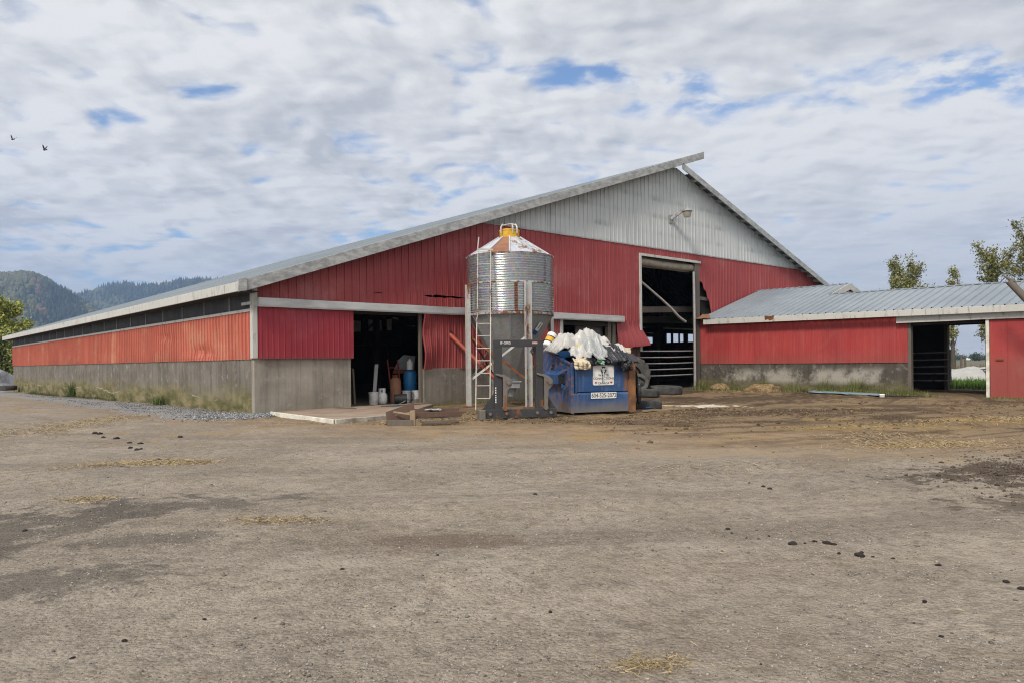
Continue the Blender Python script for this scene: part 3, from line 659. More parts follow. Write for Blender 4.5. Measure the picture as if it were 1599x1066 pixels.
m.ribbed((0, -0.02, 0), X, Z, NF, 18.82, 33.9, holeb, lambda u: max(up(u), 1.2), nv=3, disp=wav)
m.build('front_siding', M['red'], barn)
m = MB()                                          # lower panel right of the left doorway, buckled at its free edge
def curl(u, v):
    e = sm(5.6, 5.0, u); k = sm(1.9, 1.1, v)
    return e*(0.06*math.sin(v*5.2)+0.05) + k*0.05*math.sin(u*3.0) + 0.012*mnoise.noise((u*1.5, v*1.5, 4.0))
m.ribbed((0, -0.06, 0), X, Z, NF, 4.98, 10.62, lambda u: 1.06+0.03*n1(u), 2.72, nv=10, disp=curl); m.build('buckled_siding', M['red'], barn)
m = MB()                                          # flared loose sheet beside the tall door
def flare(u, v): k = sm(2.6, 1.75, v); return k*(0.10+0.22*sm(13.6, 15.1, u))+0.03*math.sin(u*4.5)*k
rows = []
for i in range(25):
    u = 13.58+1.42*i/24; r = []
    for j in range(13):
        v = 2.75-(0.98+0.10*sm(14.25, 14.1, u)*sm(13.5, 13.9, u)-0.06*sm(14.3, 15.0, u))*j/12
        k = sm(2.7, 1.8, v); rib = 0.016*(abs(((u/0.2286) % 1)-0.5) < 0.11)
        r.append((u+0.22*k*sm(13.9, 15.0, u), -0.03-flare(u, v)-rib, v))
    rows.append(r)
m.grid(rows); m.build('loose_siding', M['red'], barn)
# white gable
m = MB()
m.ribbed((0, -0.025, 0), X, Z, NF, 6.75, 17.0, 5.60, lambda u: zl(u)-0.05, nv=2, disp=wav)
m.ribbed((0, -0.025, 0), X, Z, NF, 17.0, 27.5, 5.60, lambda u: max(5.61, zr(max(u, 17.25))-0.10), nv=2, disp=wav)
m.build('gable_siding', M['gable'], barn)
m = MB(); m.box((6.7, -0.055, 5.575), (27.3, -0.046, 5.615)); m.build('gable_flashing', M['rake'], barn)
# left wall: siding, ledge, curtain
YD = (0, 1, 0); NL = (-1, 0, 0)
def dent(u, v):
    d = 0.0
    for cu, cv, ru, rv, k in ((3.6, 1.62, 0.9, 0.14, -0.07), (6.9, 2.12, 0.8, 0.12, -0.05), (2.5, 1.9, 0.5, 0.3, -0.02)):
        d += k*math.exp(-((u-cu)/ru)**2-((v-cv-(u-cu)*0.05)/rv)**2)*(1+0.5*math.sin(u*18))
    return d+0.006*mnoise.noise((u*0.6, v, 7.0))
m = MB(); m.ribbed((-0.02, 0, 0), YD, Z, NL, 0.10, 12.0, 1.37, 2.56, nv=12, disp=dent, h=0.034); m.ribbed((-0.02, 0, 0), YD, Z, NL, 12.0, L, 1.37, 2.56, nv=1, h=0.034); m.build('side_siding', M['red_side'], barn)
m = MB(); m.box((-0.055, 0.12, 2.555), (0.06, L, 2.625)); m.build('curtain_ledge', M['trim'], barn)
m = MB(); rows = []
for i in range(400):
    u = 0.1+(L-0.15)*i/399; s_ = (u/1.9) % 1
    rows.append([(0.03-0.05*math.sin(math.pi*v)*(0.3+abs(math.sin(math.pi*s_)))+0.012*mnoise.noise((u*1.1, v*2, 0)), u, 2.61+0.70*v) for v in (0, .15, .3, .45, .6, .75, .9, 1)])
m.grid(rows); m.build('ventilation_curtain', M['net'], barn, smooth='all')
strap = MB()
for k in range(20): strap.box((-0.045, 1.5+1.9*k, 2.60), (-0.038, 1.53+1.9*k, 3.30))
strap.split('curtain_strap', M['rake'], barn)
# back and right walls (the right one has an open strip under the eave)
m = MB(); m.ribbed((0, L+0.02, 0), X, Z, (0, 1, 0), 0, WB, 1.28, ztop); m.ribbed((WB+0.02, 0, 0), YD, Z, (1, 0, 0), 0.1, L, 1.28, 2.50); m.ribbed((WB+0.02, 0, 0), YD, Z, (1, 0, 0), 0.1, 10.6, 2.5, 3.3); m.ribbed((WB+0.02, 0, 0), YD, Z, (1, 0, 0), 16.5, L, 2.5, 3.3)
m.split('rear_siding', M['red'], barn)
m = MB()
for yy, ww in ((10.6, .3), (11.55, .30), (12.2, .06), (12.75, .12), (13.3, .25), (14.1, .32), (15.0, .40), (15.6, 0.3), (16.4, .2)): m.box((WB-0.15, yy, 2.45), (WB-0.02, yy+ww, 3.3))
m.split('wall_stud', M['dark'], barn)
# roof
NLR = Vector((-0.339, 0, 1)).normalized(); NRR = Vector((0.335, 0, 1)).normalized()
ULr = Vector((1, 0, 0.339)); URr = Vector((1, 0, -0.335))
m = MB(); m.ribbed((0, 0, 3.38), YD, ULr, NLR, -0.42, L+0.4, -0.47, 18.6, pitch=0.305, h=0.022, minor=False)
m.grid([[(-0.47, -0.42, 3.38-0.47*.339-.04), (-0.47, L+.4, 3.38-0.47*.339-.04)], [(18.6, -0.42, 3.38+18.6*.339-.04), (18.6, L+.4, 3.38+18.6*.339-.04)]])
m.ribbed((17.25, 0, 9.03), YD, URr, NRR, 0.05, L+0.4, 0.15, 17.4, pitch=0.305, h=0.022, minor=False)
m.ribbed((17.25, 0, 9.03), YD, URr, NRR, -0.42, 0.05, 0.75, 17.4, pitch=0.305, h=0.022, minor=False)
roof = m.build('roof', M['roof'], barn)
def fb(name, pts_top, depth, y0, y1, mt):         # fascia board following a roof edge seen from the front
    (a, za), (b, zb) = pts_top
    m = MB(); m.prism([(a, za), (b, zb), (b, zb-depth), (a, za-depth)], 'y', y0, y1); return m.build(name, mt, roof, bevel=0.008)
fb('rake_board', ((-0.42, zl(-0.42)+0.035), (18.6, zl(18.6)+0.035)), 0.29, -0.465, -0.425, M['rake'])
fb('rake_board', ((17.15, zr(17.15)-0.03), (34.6, zr(34.6)-0.03)), 0.25, -0.465, -0.425, M['rake'])
m = MB(); m.box((-0.53, -0.40, 2.99), (-0.49, L+0.4, 3.225)); m.build('eave_fascia', M['trim'], roof, bevel=0.008)
m = MB(); m.prism([(-0.56, 3.265), (-0.36, 3.315), (-0.36, 3.02), (-0.56, 2.97)], 'y', -0.50, -0.43); m.build('corner_cap', M['rake'], roof)
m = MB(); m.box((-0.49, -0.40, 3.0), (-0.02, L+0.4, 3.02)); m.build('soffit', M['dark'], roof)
m = MB()
for k in range(27):
    s_ = 18.3+0.6*k; m.bar((s_, -0.42, zr(s_)-0.13), (s_, 0.0, zr(s_)-0.13), 0.09, 0.12)
m.split('lookout', M['rake'], roof)
m = MB()                                          # vent box far up the left slope
# trim on the front
m = MB(); m.box((-0.06, -0.055, 1.395), (0.075, -0.03, 3.12)); m.box((-0.06, -0.03, 1.395), (-0.03, 0.10, 3.12)); m.build('corner_trim', M['trim'], barn, bevel=0.006)
m = MB(); m.box((-0.10, -0.01, 2.72), (-0.065, 0.55, 2.79)); m.build('track_stub', M['trim'], barn)
def track(a, b):
    m = MB(); pr = [(-0.20, 2.885), (-0.07, 2.90), (-0.07, 2.68), (-0.185, 2.66), (-0.20, 2.70)]
    rows = []
    n = int((b-a)/0.35)
    for i in range(n+1):
        s_ = a+(b-a)*i/n; dz = 0.012*mnoise.noise((s_*0.8, 0, 3)); dy = 0.010*mnoise.noise((s_*1.1, 5, 0))
        rows.append([(s_, y+dy, z+dz) for y, z in pr+pr[:1]])
    m.grid(rows)
    for r_ in (rows[0], rows[-1]): m.add(r_[:-1], [tuple(range(len(pr)))])
    return m.build('door_track', M['track'], barn)
track(0.06, 9.2); track(9.25, 13.86)
# crimson sliding door left of the opening
m = MB(); m.ribbed((0, -0.09, 0), X, Z, NF, 0.09, 2.72, 1.385, 2.70, nv=4, pitch=0.152, h=0.010, rw=0.03, minor=False, disp=lambda u, v: 0.008*mnoise.noise((u, v*1.3, 9)))
m.box((0.09, -0.088, 1.385), (2.72, -0.045, 2.70)); m.build('sliding_door', M['red_door'], barn)
# door jambs and lintel of the left opening
m = MB(); m.box((4.93, 0.0, 0.0), (5.02, 0.10, 2.72)); m.split('door_post', M['wood'], barn, bevel=0.01)
m = MB(); m.box((2.60, 0.0, 2.60), (4.86, 0.14, 2.80)); m.box((2.62, 0.02, 1.40), (2.70, 0.14, 2.60)); m.split('door_lintel', M['dark'], barn)
# window-like opening behind the dumpster
m = MB(); m.box((10.62, -0.09, 0.85), (10.76, -0.03, 2.68)); m.build('window_frame', M['trim'], barn, bevel=0.006)
m = MB(); m.box((13.15, 0.0, 0.85), (13.32, 0.16, 2.70)); m.box((13.42, 0.0, 0.0), (13.58, 0.16, 2.70)); m.split('door_post', M['wood'], barn, bevel=0.01)
m = MB(); m.box((10.7, 0.02, 2.50), (13.6, 0.14, 2.72)); m.split('door_lintel', M['dark'], barn)
m = MB(); rows = [[(u, 0.35+0.05*math.sin(u*7)+0.02*mnoise.noise((u*3, v*2, 0)), v) for v in np.linspace(0.85, 2.6, 8)] for u in np.linspace(11.85, 13.2, 24)]; m.grid(rows); m.build('plastic_sheet', M['plastic'], barn, smooth='all')
# rotten boards below the loose sheet
m = MB()
for k in range(7):
    x0 = 13.62+0.2*k; m.box((x0, 0.03+0.02*(k % 2), -0.1), (x0+0.185, 0.09, 2.2-0.1*(k % 3)))
m.split('board_wall', M['wood_brown'], barn)
# tall doorway
m = MB(); m.box((14.90, -0.075, 1.62), (15.02, -0.03, 5.32)); m.build('door_jamb', M['trim'], barn, bevel=0.006)
m = MB(); m.box((15.02, -0.075, 5.22), (18.86, -0.03, 5.32)); m.build('door_head', M['trim'], barn, bevel=0.006)
m = MB(); m.tube([(15.02, 0.18, 5.05), (16.9, 0.18, 5.01), (18.5, 0.18, 5.05)], 0.15, 14); m.box((15.02, 0.25, 4.86), (18.5, 0.29, 5.25)); m.build('rolled_curtain', M['tan'], barn, smooth=True)
m = MB(); m.box((18.52, -0.02, -0.1), (18.84, 0.12, 5.22)); m.split('door_post', M['wood'], barn, bevel=0.015)
m = MB(); m.tube([(18.40, -0.05, 0.0), (18.41, -0.05, 2.5), (18.38, -0.05, 4.85)], 0.05, 10); m.build('door_pipe', M['pipe'], barn, smooth=True)
m = MB(); m.tube([(15.5, 0.5, 4.42), (17.0, 0.5, 3.68), (17.6, 0.5, 3.35), (18.1, 0.5, 3.02), (18.55, 0.5, 2.84)], [0.05, .05, .055, .06, .06], 10); m.build('hanging_pole', M['post'], barn, smooth=True)
m = MB(); m.bar((14.9, 0.9, 3.22), (19.6, 0.9, 3.42), 0.12, 0.24); m.bar((14.9, 3.9, 3.0), (22, 3.9, 3.2), 0.15, 0.3); m.split('cross_beam', M['wood'], barn, bevel=0.01)
m = MB(); m.bar((18.8, 0.12, 3.82), (19.8, 0.12, 3.80), 0.06, 0.14); m.bar((18.8, 0.12, 2.9), (20.2, 0.12, 2.9), 0.06, 0.14); m.split('wall_girt', M['wood'], barn)
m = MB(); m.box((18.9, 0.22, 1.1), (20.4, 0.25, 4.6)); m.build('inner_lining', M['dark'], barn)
# inside: floor, posts, low partition, trusses, hung sheeting
m = MB(); m.box((0.2, 0.2, -0.3), (WB-0.2, L-0.2, 0.05)); m.build('floor', M['conc_dirty'], barn)
m = MB()
for px0 in (6.2, 12.4, 22.0, 28.2):
    for k in range(8): m.box((px0, 4.6+4.6*k, 0.05), (px0+0.18, 4.78+4.6*k, min(zl(px0), zr(px0))-0.2))
m.split('interior_post', M['dark'], barn)
m = MB()
for k in range(9):
    yy = 0.5 if k == 0 else 4.62*k
    m.bar((0.3, yy, 3.0), (WB-0.3, yy, 3.0) if k else (2.6, yy, 3.0), 0.1, 0.25)
    m.bar((0.2, yy, zl(0.2)-0.22), (17.2, yy, zl(17.2)-0.22), 0.1, 0.3); m.bar((17.2, yy, zr(17.2)-0.22), (34, yy, zr(34)-0.22), 0.1, 0.3)
m.split('roof_truss', M['dark'], barn)
m = MB(); m.box((6.6, 9.2, 0.05), (6.75, L-0.4, 3.0)); m.box((6.75, 22, 0.05), (WB-0.4, 22.1, 2.4)); m.split('partition', M['dark'], barn)
m = MB(); m.bar((3.05, 0.5, 0.6), (3.35, 3.4, 0.9), 1.0, 0.05, up=(1, 0, 0.1)); m.build('stall_panel', M['wood'], barn)
for (a, b, z0, z1) in ((5.85, 6.45, 2.40, 2.80), (6.72, 7.30, 2.45, 2.85), (7.50, 7.75, 2.5, 2.9)):
    m = MB(); m.grid([[(u, 6.0+0.04*math.sin(u*9), z0+(z1-z0)*v+0.05*mnoise.noise((u*4, v, 1))*(v < 0.5)) for v in (0, .33, .66, 1)] for u in np.linspace(a, b, 8)]); m.build('hung_sheeting', M['sheet'], barn, smooth='all')
m = MB(); m.bar((6.5, 5.9, 2.4), (7.3, 5.9, 3.0), 0.05, 0.06); m.bar((6.5, 5.9, 2.0), (6.5, 5.9, 3.1), 0.12, 0.12); m.split('brace', M['dark'], barn)

# ------------------------------------------------------------------ yard light on the gable
t = thing('yard_light', 'grey yard light on a slanted arm fixed to the white gable', 'lamp', (16.87, -0.045, 6.83))
m = MB(); m.box((-0.10, -0.03, -0.16), (0.10, 0.0, 0.16)); m.bar((0, -0.02, 0.0), (0.20, -0.45, 0.30), 0.09, 0.11); m.build('arm', M['galv_dull'], t, bevel=0.01)
m = MB(); m.lathe([(0.015, 0.22), (0.06, 0.19), (0.20, 0.05), (0.21, 0.03), (0.17, 0.0), (0.0, 0.0)], 20, c=(0.27, -0.60, 0.22)); m.build('lamp_head', M['galv_dull'], t, smooth=True)
m = MB(); m.lathe([(0.16, 0.0), (0.155, -0.10), (0.12, -0.20), (0.0, -0.215)], 20, c=(0.27, -0.60, 0.22)); m.build('lens', M['glass'], t, smooth=True)

# ------------------------------------------------------------------ the shed joined to the right
shed = thing('shed', 'low red shed with pale blue metal roof built out from the tall barn', 'shed', (18.86, 0, 0))
SL = 0.305; ez = lambda t: 2.90-0.011*abs(t)      # eave height, sagging towards the near end
T1 = 17.0
m = MB(); m.box((0.0, -8.13, -0.3), (0.18, -0.02, 1.11)); m.split('concrete_base', M['conc_shed'], shed, bevel=0.012)
ND = (0, -1, 0)
def bow(u, v): return 0.008*mnoise.noise((u*0.8, v, 3)) + 0.03*math.exp(-((u-6.0)/1.3)**2-((v-1.2)/0.12)**2)
m = MB(); m.ribbed((-0.02, 0, 0), ND, Z, NL, 0.02, 8.13, 1.09, 2.85, nv=6, disp=bow); m.build('siding', M['red_shed'], shed)
m = MB(); m.box((-0.03, -8.24, -0.1), (0.15, -8.135, 2.6)); m.split('door_post', M['wood'], shed, bevel=0.01)
m = MB(); m.box((0.0, -16.9, 2.30), (0.16, -8.13, 2.75)); m.split('door_lintel', M['dark'], shed)
# roof: taller piece next to the barn, lower piece beyond
def slope(m, t0, t1, xr, thick=0.03):
    O = Vector((-0.31, 0, 0)); N = Vector((-SL, 0, 1)).normalized()
    m.ribbed((-0.36, 0, 2.90-0.36*0+0.0), ND, Vector((1, 0, SL)), N, t0, t1, 0, xr+0.36, pitch=0.29, h=0.036, rw=0.042, minor=False, nv=4, disp=lambda u, v: -0.011*u+0.012*mnoise.noise((u*0.7, v*0.7, 0))+0.02*mnoise.noise((u*2.5, 3, 0))*sm(0.4, 0, v))
m = MB(); slope(m, 0.10, 4.15, 4.44); slope(m, 4.15, T1, 2.74)
rz1 = 2.9+SL*4.80-0.03; rz2 = 2.9+SL*3.10-0.08
m.ribbed((4.44, 0, rz1), ND, Vector((1, 0, -SL)), Vector((SL, 0, 1)).normalized(), 0.02, 4.15, 0, 4.6, pitch=0.29, h=0.036, rw=0.042, minor=False)
m.ribbed((2.74, 0, rz2+.02), ND, Vector((1, 0, -SL)), Vector((SL, 0, 1)).normalized(), 4.15, T1, 0, 3.1, pitch=0.29, h=0.036, rw=0.042, minor=False, disp=lambda u, v: -0.011*(u-4))
sroof = m.build('roof', M['roof'], shed)
m = MB(); m.prism([(-0.42, 2.895), (-T1, 2.90-0.011*T1), (-T1, 2.70-0.011*T1), (-0.42, 2.68)], 'x', -0.40, -0.365); m.build('eave_fascia', M['trim'], sroof, bevel=0.008)
m = MB(); m.prism([(-3.15, 2.87), (-3.55, 2.865), (-3.52, 2.73), (-3.36, 2.70), (-3.30, 2.75), (-3.18, 2.72)], 'x', -0.404, -0.399); m.build('rust_patch', M['rust'], sroof)
m = MB(); m.bar((2.74, -4.2, rz2+0.03), (2.74, -T1, rz2-0.10), 0.22, 0.03); m.bar((4.44, 0.0, rz1+0.02), (4.44, -4.2, rz1-0.02), 0.22, 0.03); m.build('ridge_cap', M['roof'], sroof)
m = MB(); m.prism([(1.2, 2.9+SL*1.5-.12), (4.44, rz1-0.2), (7.7, rz1-0.2-SL*3.26), (7.7, 2.6), (1.2, 2.6)], 'y', -4.08, -4.05); m.build('upper_gable', M['red'], shed)
m = MB()
m.prism([(1.7, 2.9+SL*2.06-0.06), (4.44, rz1-0.0), (4.44, rz1-0.26), (1.7, 2.9+SL*2.06-0.26)], 'y', -4.24, -4.19); m.prism([(4.44, rz1), (8.6, rz1-SL*4.16), (8.6, rz1-SL*4.16-.2), (4.44, rz1-0.26)], 'y', -4.24, -4.19); m.build('rake_board', M['trim'], sroof)
m = MB(); m.grid([[(x_, -0.02-tt, 2.9+SL*(x_+0.36)+0.05+0.06*mnoise.noise((x_*4, tt*4, 0))) for tt in np.linspace(0, 0.75-0.8*(x_+0.4), 6)] for x_ in np.linspace(-0.46, 0.25, 7)]); m.build('bent_flashing', M['rust_panel'], sroof)
# track header over the wide doorway
m = MB(); rows = []
for i in range(40):
    u = 7.85+8.6*i/39; dz = 0.02*mnoise.noise((u*0.7, 0, 0)) - 0.05*sm(11.0, 13.0, u); rows.append([(-0.20, -u, 2.65-0.006*(u-8)), (-0.22, -u, 2.39+dz), (-0.10, -u, 2.39+dz), (-0.08, -u, 2.65), (-0.20, -u, 2.65-0.006*(u-8))])
m.grid(rows); m.add(rows[0][:4], [(0, 1, 2, 3)]); m.build('door_track', M['trim'], shed)
# sliding door
m = MB(); m.ribbed((-0.12, 0, 0), ND, Z, NL, 10.56, 15.2, -0.02, 2.36, pitch=0.46, h=0.012, rw=0.03, nv=6, minor=False, disp=lambda u, v: 0.01*mnoise.noise((u, v, 2))); m.box((-0.118, -15.2, -0.02), (-0.08, -10.56, 2.36))
sd = m.build('sliding_door', M['red_shed'], shed)
m = MB(); m.bar((-0.12, -10.50, -0.08), (-0.12, -10.50, 2.42), 0.09, 0.09); m.bar((-0.13, -10.46, 2.40), (-0.13, -15.2, 2.40), 0.05, 0.05); m.build('door_frame', M['white_paint'], sd, bevel=0.006)
m = MB(); m.bar((-0.15, -10.72, 1.16), (-0.15, -10.92, 1.16), 0.03, 0.04); m.build('handle', M['rust'], sd)
# inside and back
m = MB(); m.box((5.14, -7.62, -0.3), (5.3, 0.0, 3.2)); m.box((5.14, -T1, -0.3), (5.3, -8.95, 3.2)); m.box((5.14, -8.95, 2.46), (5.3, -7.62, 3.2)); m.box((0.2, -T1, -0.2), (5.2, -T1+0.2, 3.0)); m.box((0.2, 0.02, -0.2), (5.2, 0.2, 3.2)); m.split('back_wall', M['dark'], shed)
m = MB(); m.box((0.2, -T1+.2, -0.2), (5.9, -0.0, -0.005)); m.build('floor', M['conc_dirty'], shed)
m = MB(); m.box((4.95, -7.66, 0), (5.14, -7.54, 2.6)); m.box((4.95, -9.02, 0), (5.14, -8.93, 2.6)); m.split('back_post', M['wood'], shed)

# ------------------------------------------------------------------ gates
def gate(label, p, q, z0, z1, n, mt):
    t = thing('gate', label, 'gate', p); d = Vector(q)-Vector(p)
    for k in range(n):
        zz_ = z0+(z1-z0)*k/(n-1); m = MB(); m.tube([(0, 0, zz_), tuple(d*0.5+Vector((0, 0, zz_+0.006*math.sin(k*2)))), tuple(d+Vector((0, 0, zz_+0.02)))], 0.024, 8); m.build('rail', mt, t, smooth=True)
    for e in (0.0, 1.0):
        m = MB(); m.tube([tuple(d*e+Vector((0, 0, z0-0.12))), tuple(d*e+Vector((0, 0, z1+0.12)))], 0.028, 8); m.build('upright', mt, t, smooth=True)
gate('grey five-rail pipe gate across the tall barn doorway', (15.15, 0.22, 0), (18.9, 0.22, 0), 0.66, 1.62, 5, M['pipe'])
gate('grey pipe gate inside the dark left half of the shed doorway', (22.5, -6.3, 0), (22.5, -8.2, 0), 0.40, 1.42, 5, M['pipe'])

# ------------------------------------------------------------------ feed silo
SC = Vector((6.76, -1.93, 0)); RS = 1.23
silo = thing('feed_silo', 'corrugated galvanised feed silo with yellow collar and rust streaked seams in front of the barn', 'silo', tuple(SC), YAW)
def corr(z0, z1, r, amp=0.024, pitch=0.0675):
    n = int((z1-z0)/pitch*8); return [(r+amp*math.sin(2*math.pi*(z-z0)/pitch), z) for z in np.linspace(z0, z1, n+1)]
m = MB(); m.lathe(corr(3.43, 4.24, RS), 96); m.build('upper_ring', M['galv'], silo, smooth='all')
m = MB(); m.lathe(corr(2.56, 3.43, RS-0.006), 96); m.build('lower_ring', M['galv'], silo, smooth='all')
FR = -math.pi/2                                   # local angle that faces the camera
def seam(name, da, wd, z0, z1, mt, r=RS+0.004):
    m = MB(); m.lathe(corr(z0, z1, r), 3, FR+da-wd/2, FR+da+wd/2); m.build(name, mt, silo, smooth='all')
seam('seam', math.asin((768-797)/67), 0.035, 2.57, 3.42, M['rust']); seam('seam', math.asin((806-797)/67), 0.075, 2.57, 3.42, M['rust']); seam('seam', math.asin(54/67), 0.05, 3.43, 4.22, M['galv_dull'])
m = MB(); m.lathe([(RS+0.02, 2.545), (RS+0.026, 2.60), (RS-0.01, 2.61)], 96); m.lathe([(RS-0.01, 3.405), (RS+0.022, 3.41), (RS+0.022, 3.445), (RS-0.01, 3.45)], 96); m.cur = 0
m.split('ring_band', mat('rust spotted band', galv(0.72, (0.40, 0.40, 0.40), (0.55, 0.55, 0.55), 0.5, 0.5, 5.0)), silo)
m = MB()
for k in range(-7, 8):
    a = FR+0.19*k
    for zz_ in (3.43, 2.575): m.tube([((RS+0.01)*math.cos(a), (RS+0.01)*math.sin(a), zz_), ((RS+0.04)*math.cos(a), (RS+0.04)*math.sin(a), zz_)], 0.012, 6)
m.split('bolt', M['rust'], silo)
# hopper
m = MB(); m.lathe([(RS-0.01, 2.56), (0.75, 1.70), (0.21, 0.78), (0.20, 0.62)], 12); m.build('hopper', M['galv_dull'], silo)
m = MB()
for k in range(12):
    a = 2*math.pi*k/12; m.bar(((RS-0.005)*math.cos(a), (RS-0.005)*math.sin(a), 2.55), (0.22*math.cos(a), 0.22*math.sin(a), 0.80), 0.05, 0.012, up=(math.cos(a), math.sin(a), 0))
m.split('hopper_seam', M['galv_dull'], silo)
m = MB(); m.box((-0.26, -0.26, 0.50), (0.26, 0.26, 0.68)); m.box((-0.30, -0.30, 0.66), (0.30, 0.30, 0.70)); m.lathe([(0.16, 0.5), (0.10, 0.25), (0.0, 0.25)], 12); m.build('hopper_boot', M['galv_dull'], silo, bevel=0.008)
# roof cone in flat panels with standing seams
def panel(m, k, n=12, r0=RS+0.03, z0=4.215, r1=0.35, z1=4.78):
    a, b = 2*math.pi*k/n, 2*math.pi*(k+1)/n
    m.add([(r0*math.cos(a), r0*math.sin(a), z0), (r0*math.cos(b), r0*math.sin(b), z0), (r1*math.cos(b), r1*math.sin(b), z1), (r1*math.cos(a), r1*math.sin(a), z1)], [(0, 1, 2, 3)])
rusty = (8, 10)
m = MB()
for k in range(12):
    if k not in rusty: panel(m, k)
sr = m.build('roof_cone', M['galv_roof'], silo)
for k in rusty:
    m = MB(); panel(m, k)
    if k == 8: o = m.build('roof_panel', M['rust_panel'], silo); o['label'] = 'rust brown roof panel'
    else: o = m.build('roof_panel', mat('half rusted panel', galv(0.75, (0.42, 0.44, 0.47), (0.54, 0.56, 0.59), 0.3, 0.5, 2.0)), silo)
m = MB()
for k in range(12):
    a = 2*math.pi*k/12; m.bar(((RS+0.032)*math.cos(a), (RS+0.032)*math.sin(a), 4.23), (0.35*math.cos(a), 0.35*math.sin(a), 4.795), 0.035, 0.035)
m.split('roof_rib', M['galv_roof'], silo)
m = MB(); m.lathe([(RS+0.022, 4.185), (RS+0.04, 4.215), (RS-0.02, 4.22)], 48); m.build('eave_rim', mat('rusty rim', galv(0.66, (0.4, 0.4, 0.4), (0.5, 0.5, 0.5), 0.3, 0.6, 5)), silo)
m = MB(); m.lathe([(0.36, 4.76), (0.285, 4.79), (0.285, 4.98), (0.30, 4.985), (0.30, 5.015), (0.27, 5.03), (0.0, 5.05)], 32); m.build('collar', M['yellow'], silo, smooth=True)
m = MB()
for sx in (-0.24, 0.10, 0.22): m.tube([(sx, -0.26, 4.90), (sx, -0.28, 5.06), (sx*0.8, -0.20, 5.16)], 0.022, 8)
m.tube([(-0.20, -0.2, 5.13), (0.06, -0.05, 5.20), (0.20, -0.2, 5.13)], 0.018, 8); m.tube([(0.06, -0.05, 5.20), (0.10, 0.25, 4.95)], 0.018, 8); m.split('lid_clamp', M['post'], silo, smooth=True)
# legs: steel channels, 90 degrees apart
a0 = math.atan2(-1.14, 0.465)
for k in range(4):
    a = a0+k*math.pi/2; r = RS+0.06; ca, sa = math.cos(a), math.sin(a); tx, ty = -sa, ca
    m = MB()
    for sgn in (-1, 1): m.bar((r*ca+tx*0.085*sgn, r*sa+ty*0.085*sgn, -0.02), (r*ca+tx*0.085*sgn, r*sa+ty*0.085*sgn, 3.42), 0.014, 0.10, up=(ca, sa, 0))
    leg = m.build('leg', M['post'], silo)
    m = MB(); m.bar(((r-0.04)*ca, (r-0.04)*sa, -0.02), ((r-0.04)*ca, (r-0.04)*sa, 3.42), 0.17, 0.012, up=(ca, sa, 0)); m.build('leg_web', mat('rust streaked web', galv(0.42, (0.35, 0.34, 0.33), (0.45, 0.44, 0.43), 0.3, 0.55, 2.0)), leg)
    m = MB(); m.box((r*ca-0.16, r*sa-0.16, -0.02), (r*ca+0.16, r*sa+0.16, 0.02)); m.build('foot_plate', M['rust'], leg)
lp = lambda k, z: ((RS-0.02)*math.cos(a0+k*math.pi/2), (RS-0.02)*math.sin(a0+k*math.pi/2), z)
for k in range(4):
    for za, zb in ((1.95, 0.75), (0.75, 1.95)):
        m = MB(); m.bar(lp(k, za), lp(k+1, zb), 0.012, 0.06); m.split('brace', M['post'] if (k+int(za)) % 2 else M['rust'], silo)
# number plate on the hopper
da = math.radians(50); zz_ = 2.22; rr_ = 0.21+(zz_-0.78)/(2.56-0.78)*(RS-0.22)+0.02
pl = bpy.data.objects.new('number_plate_pivot', None)
m = MB(); m.box((-0.075, -0.006, -0.14), (0.075, 0, 0.12)); npl = m.build('number_plate', M['white'], silo)
npl.matrix_local = Matrix.Translation((rr_*math.sin(da), -rr_*math.cos(da), zz_)) @ Matrix.Rotation(da*0.9, 4, 'Z') @ Matrix.Rotation(R(30), 4, 'X') @ Matrix.Rotation(R(20), 4, 'Y')
bpy.data.objects.remove(pl)
text('1', 0.24, M['ink'], npl, (0, -0.010, 0), (R(90), 0, 0), name='number')
m = MB(); m.box((-0.10, -0.008, -0.27), (0.09, 0, -0.145)); m.build('blue_tag', M['label_blue'], npl)
# ladder up the silo
t = thing('ladder', 'tall pale metal ladder leaning up the left side of the feed silo', 'ladder', (4.75, -3.02, 0), YAW)
wv = Vector((0.753, -0.658, 0))
def lad(z):                                       # ladder centre line in local coordinates (leans slightly to the silo)
    return Vector((0.06+0.012*z, 0.02+0.235*min(z, 3.6)+max(z-3.6, 0)*0.02, z))
for sx in (-0.185, 0.185):
    m = MB(); m.bar(lad(0)+Vector((sx, 0, 0)), lad(2.42)+Vector((sx, 0, 0)), 0.026, 0.05, up=(0, 1, 0)); m.build('rail', M['ladder'], t)
    m = MB(); m.bar(lad(2.3)+Vector((sx*0.95, 0.04, 0)), lad(4.30)+Vector((sx*0.95, 0.01, 0)), 0.020, 0.04, up=(0, 1, 0)); m.build('rail', M['ladder'], t)
for k in range(13):
    z = 0.30+0.327*k; m = MB(); m.tube([lad(z)+Vector((-0.18, 0.02, 0)), lad(z)+Vector((0.18, 0.02, 0))], 0.014 if z < 2.4 else 0.010, 6); m.build('rung', M['ladder'], t, smooth=True)
m = MB(); m.bar(lad(4.3)+Vector((-0.2, 0, 0)), lad(4.3)+Vector((0.24, 0, -0.02)), 0.03, 0.04); m.bar(lad(4.3)+Vector((-0.18, 0, 0)), lad(4.62)+Vector((-0.15, 0.0, 0)), 0.03, 0.05); m.bar(lad(4.25)+Vector((0.19, 0, 0)), lad(4.1)+Vector((0.19, 0.28, 0)), 0.03, 0.04); m.build('top_bracket', M['ladder'], t)
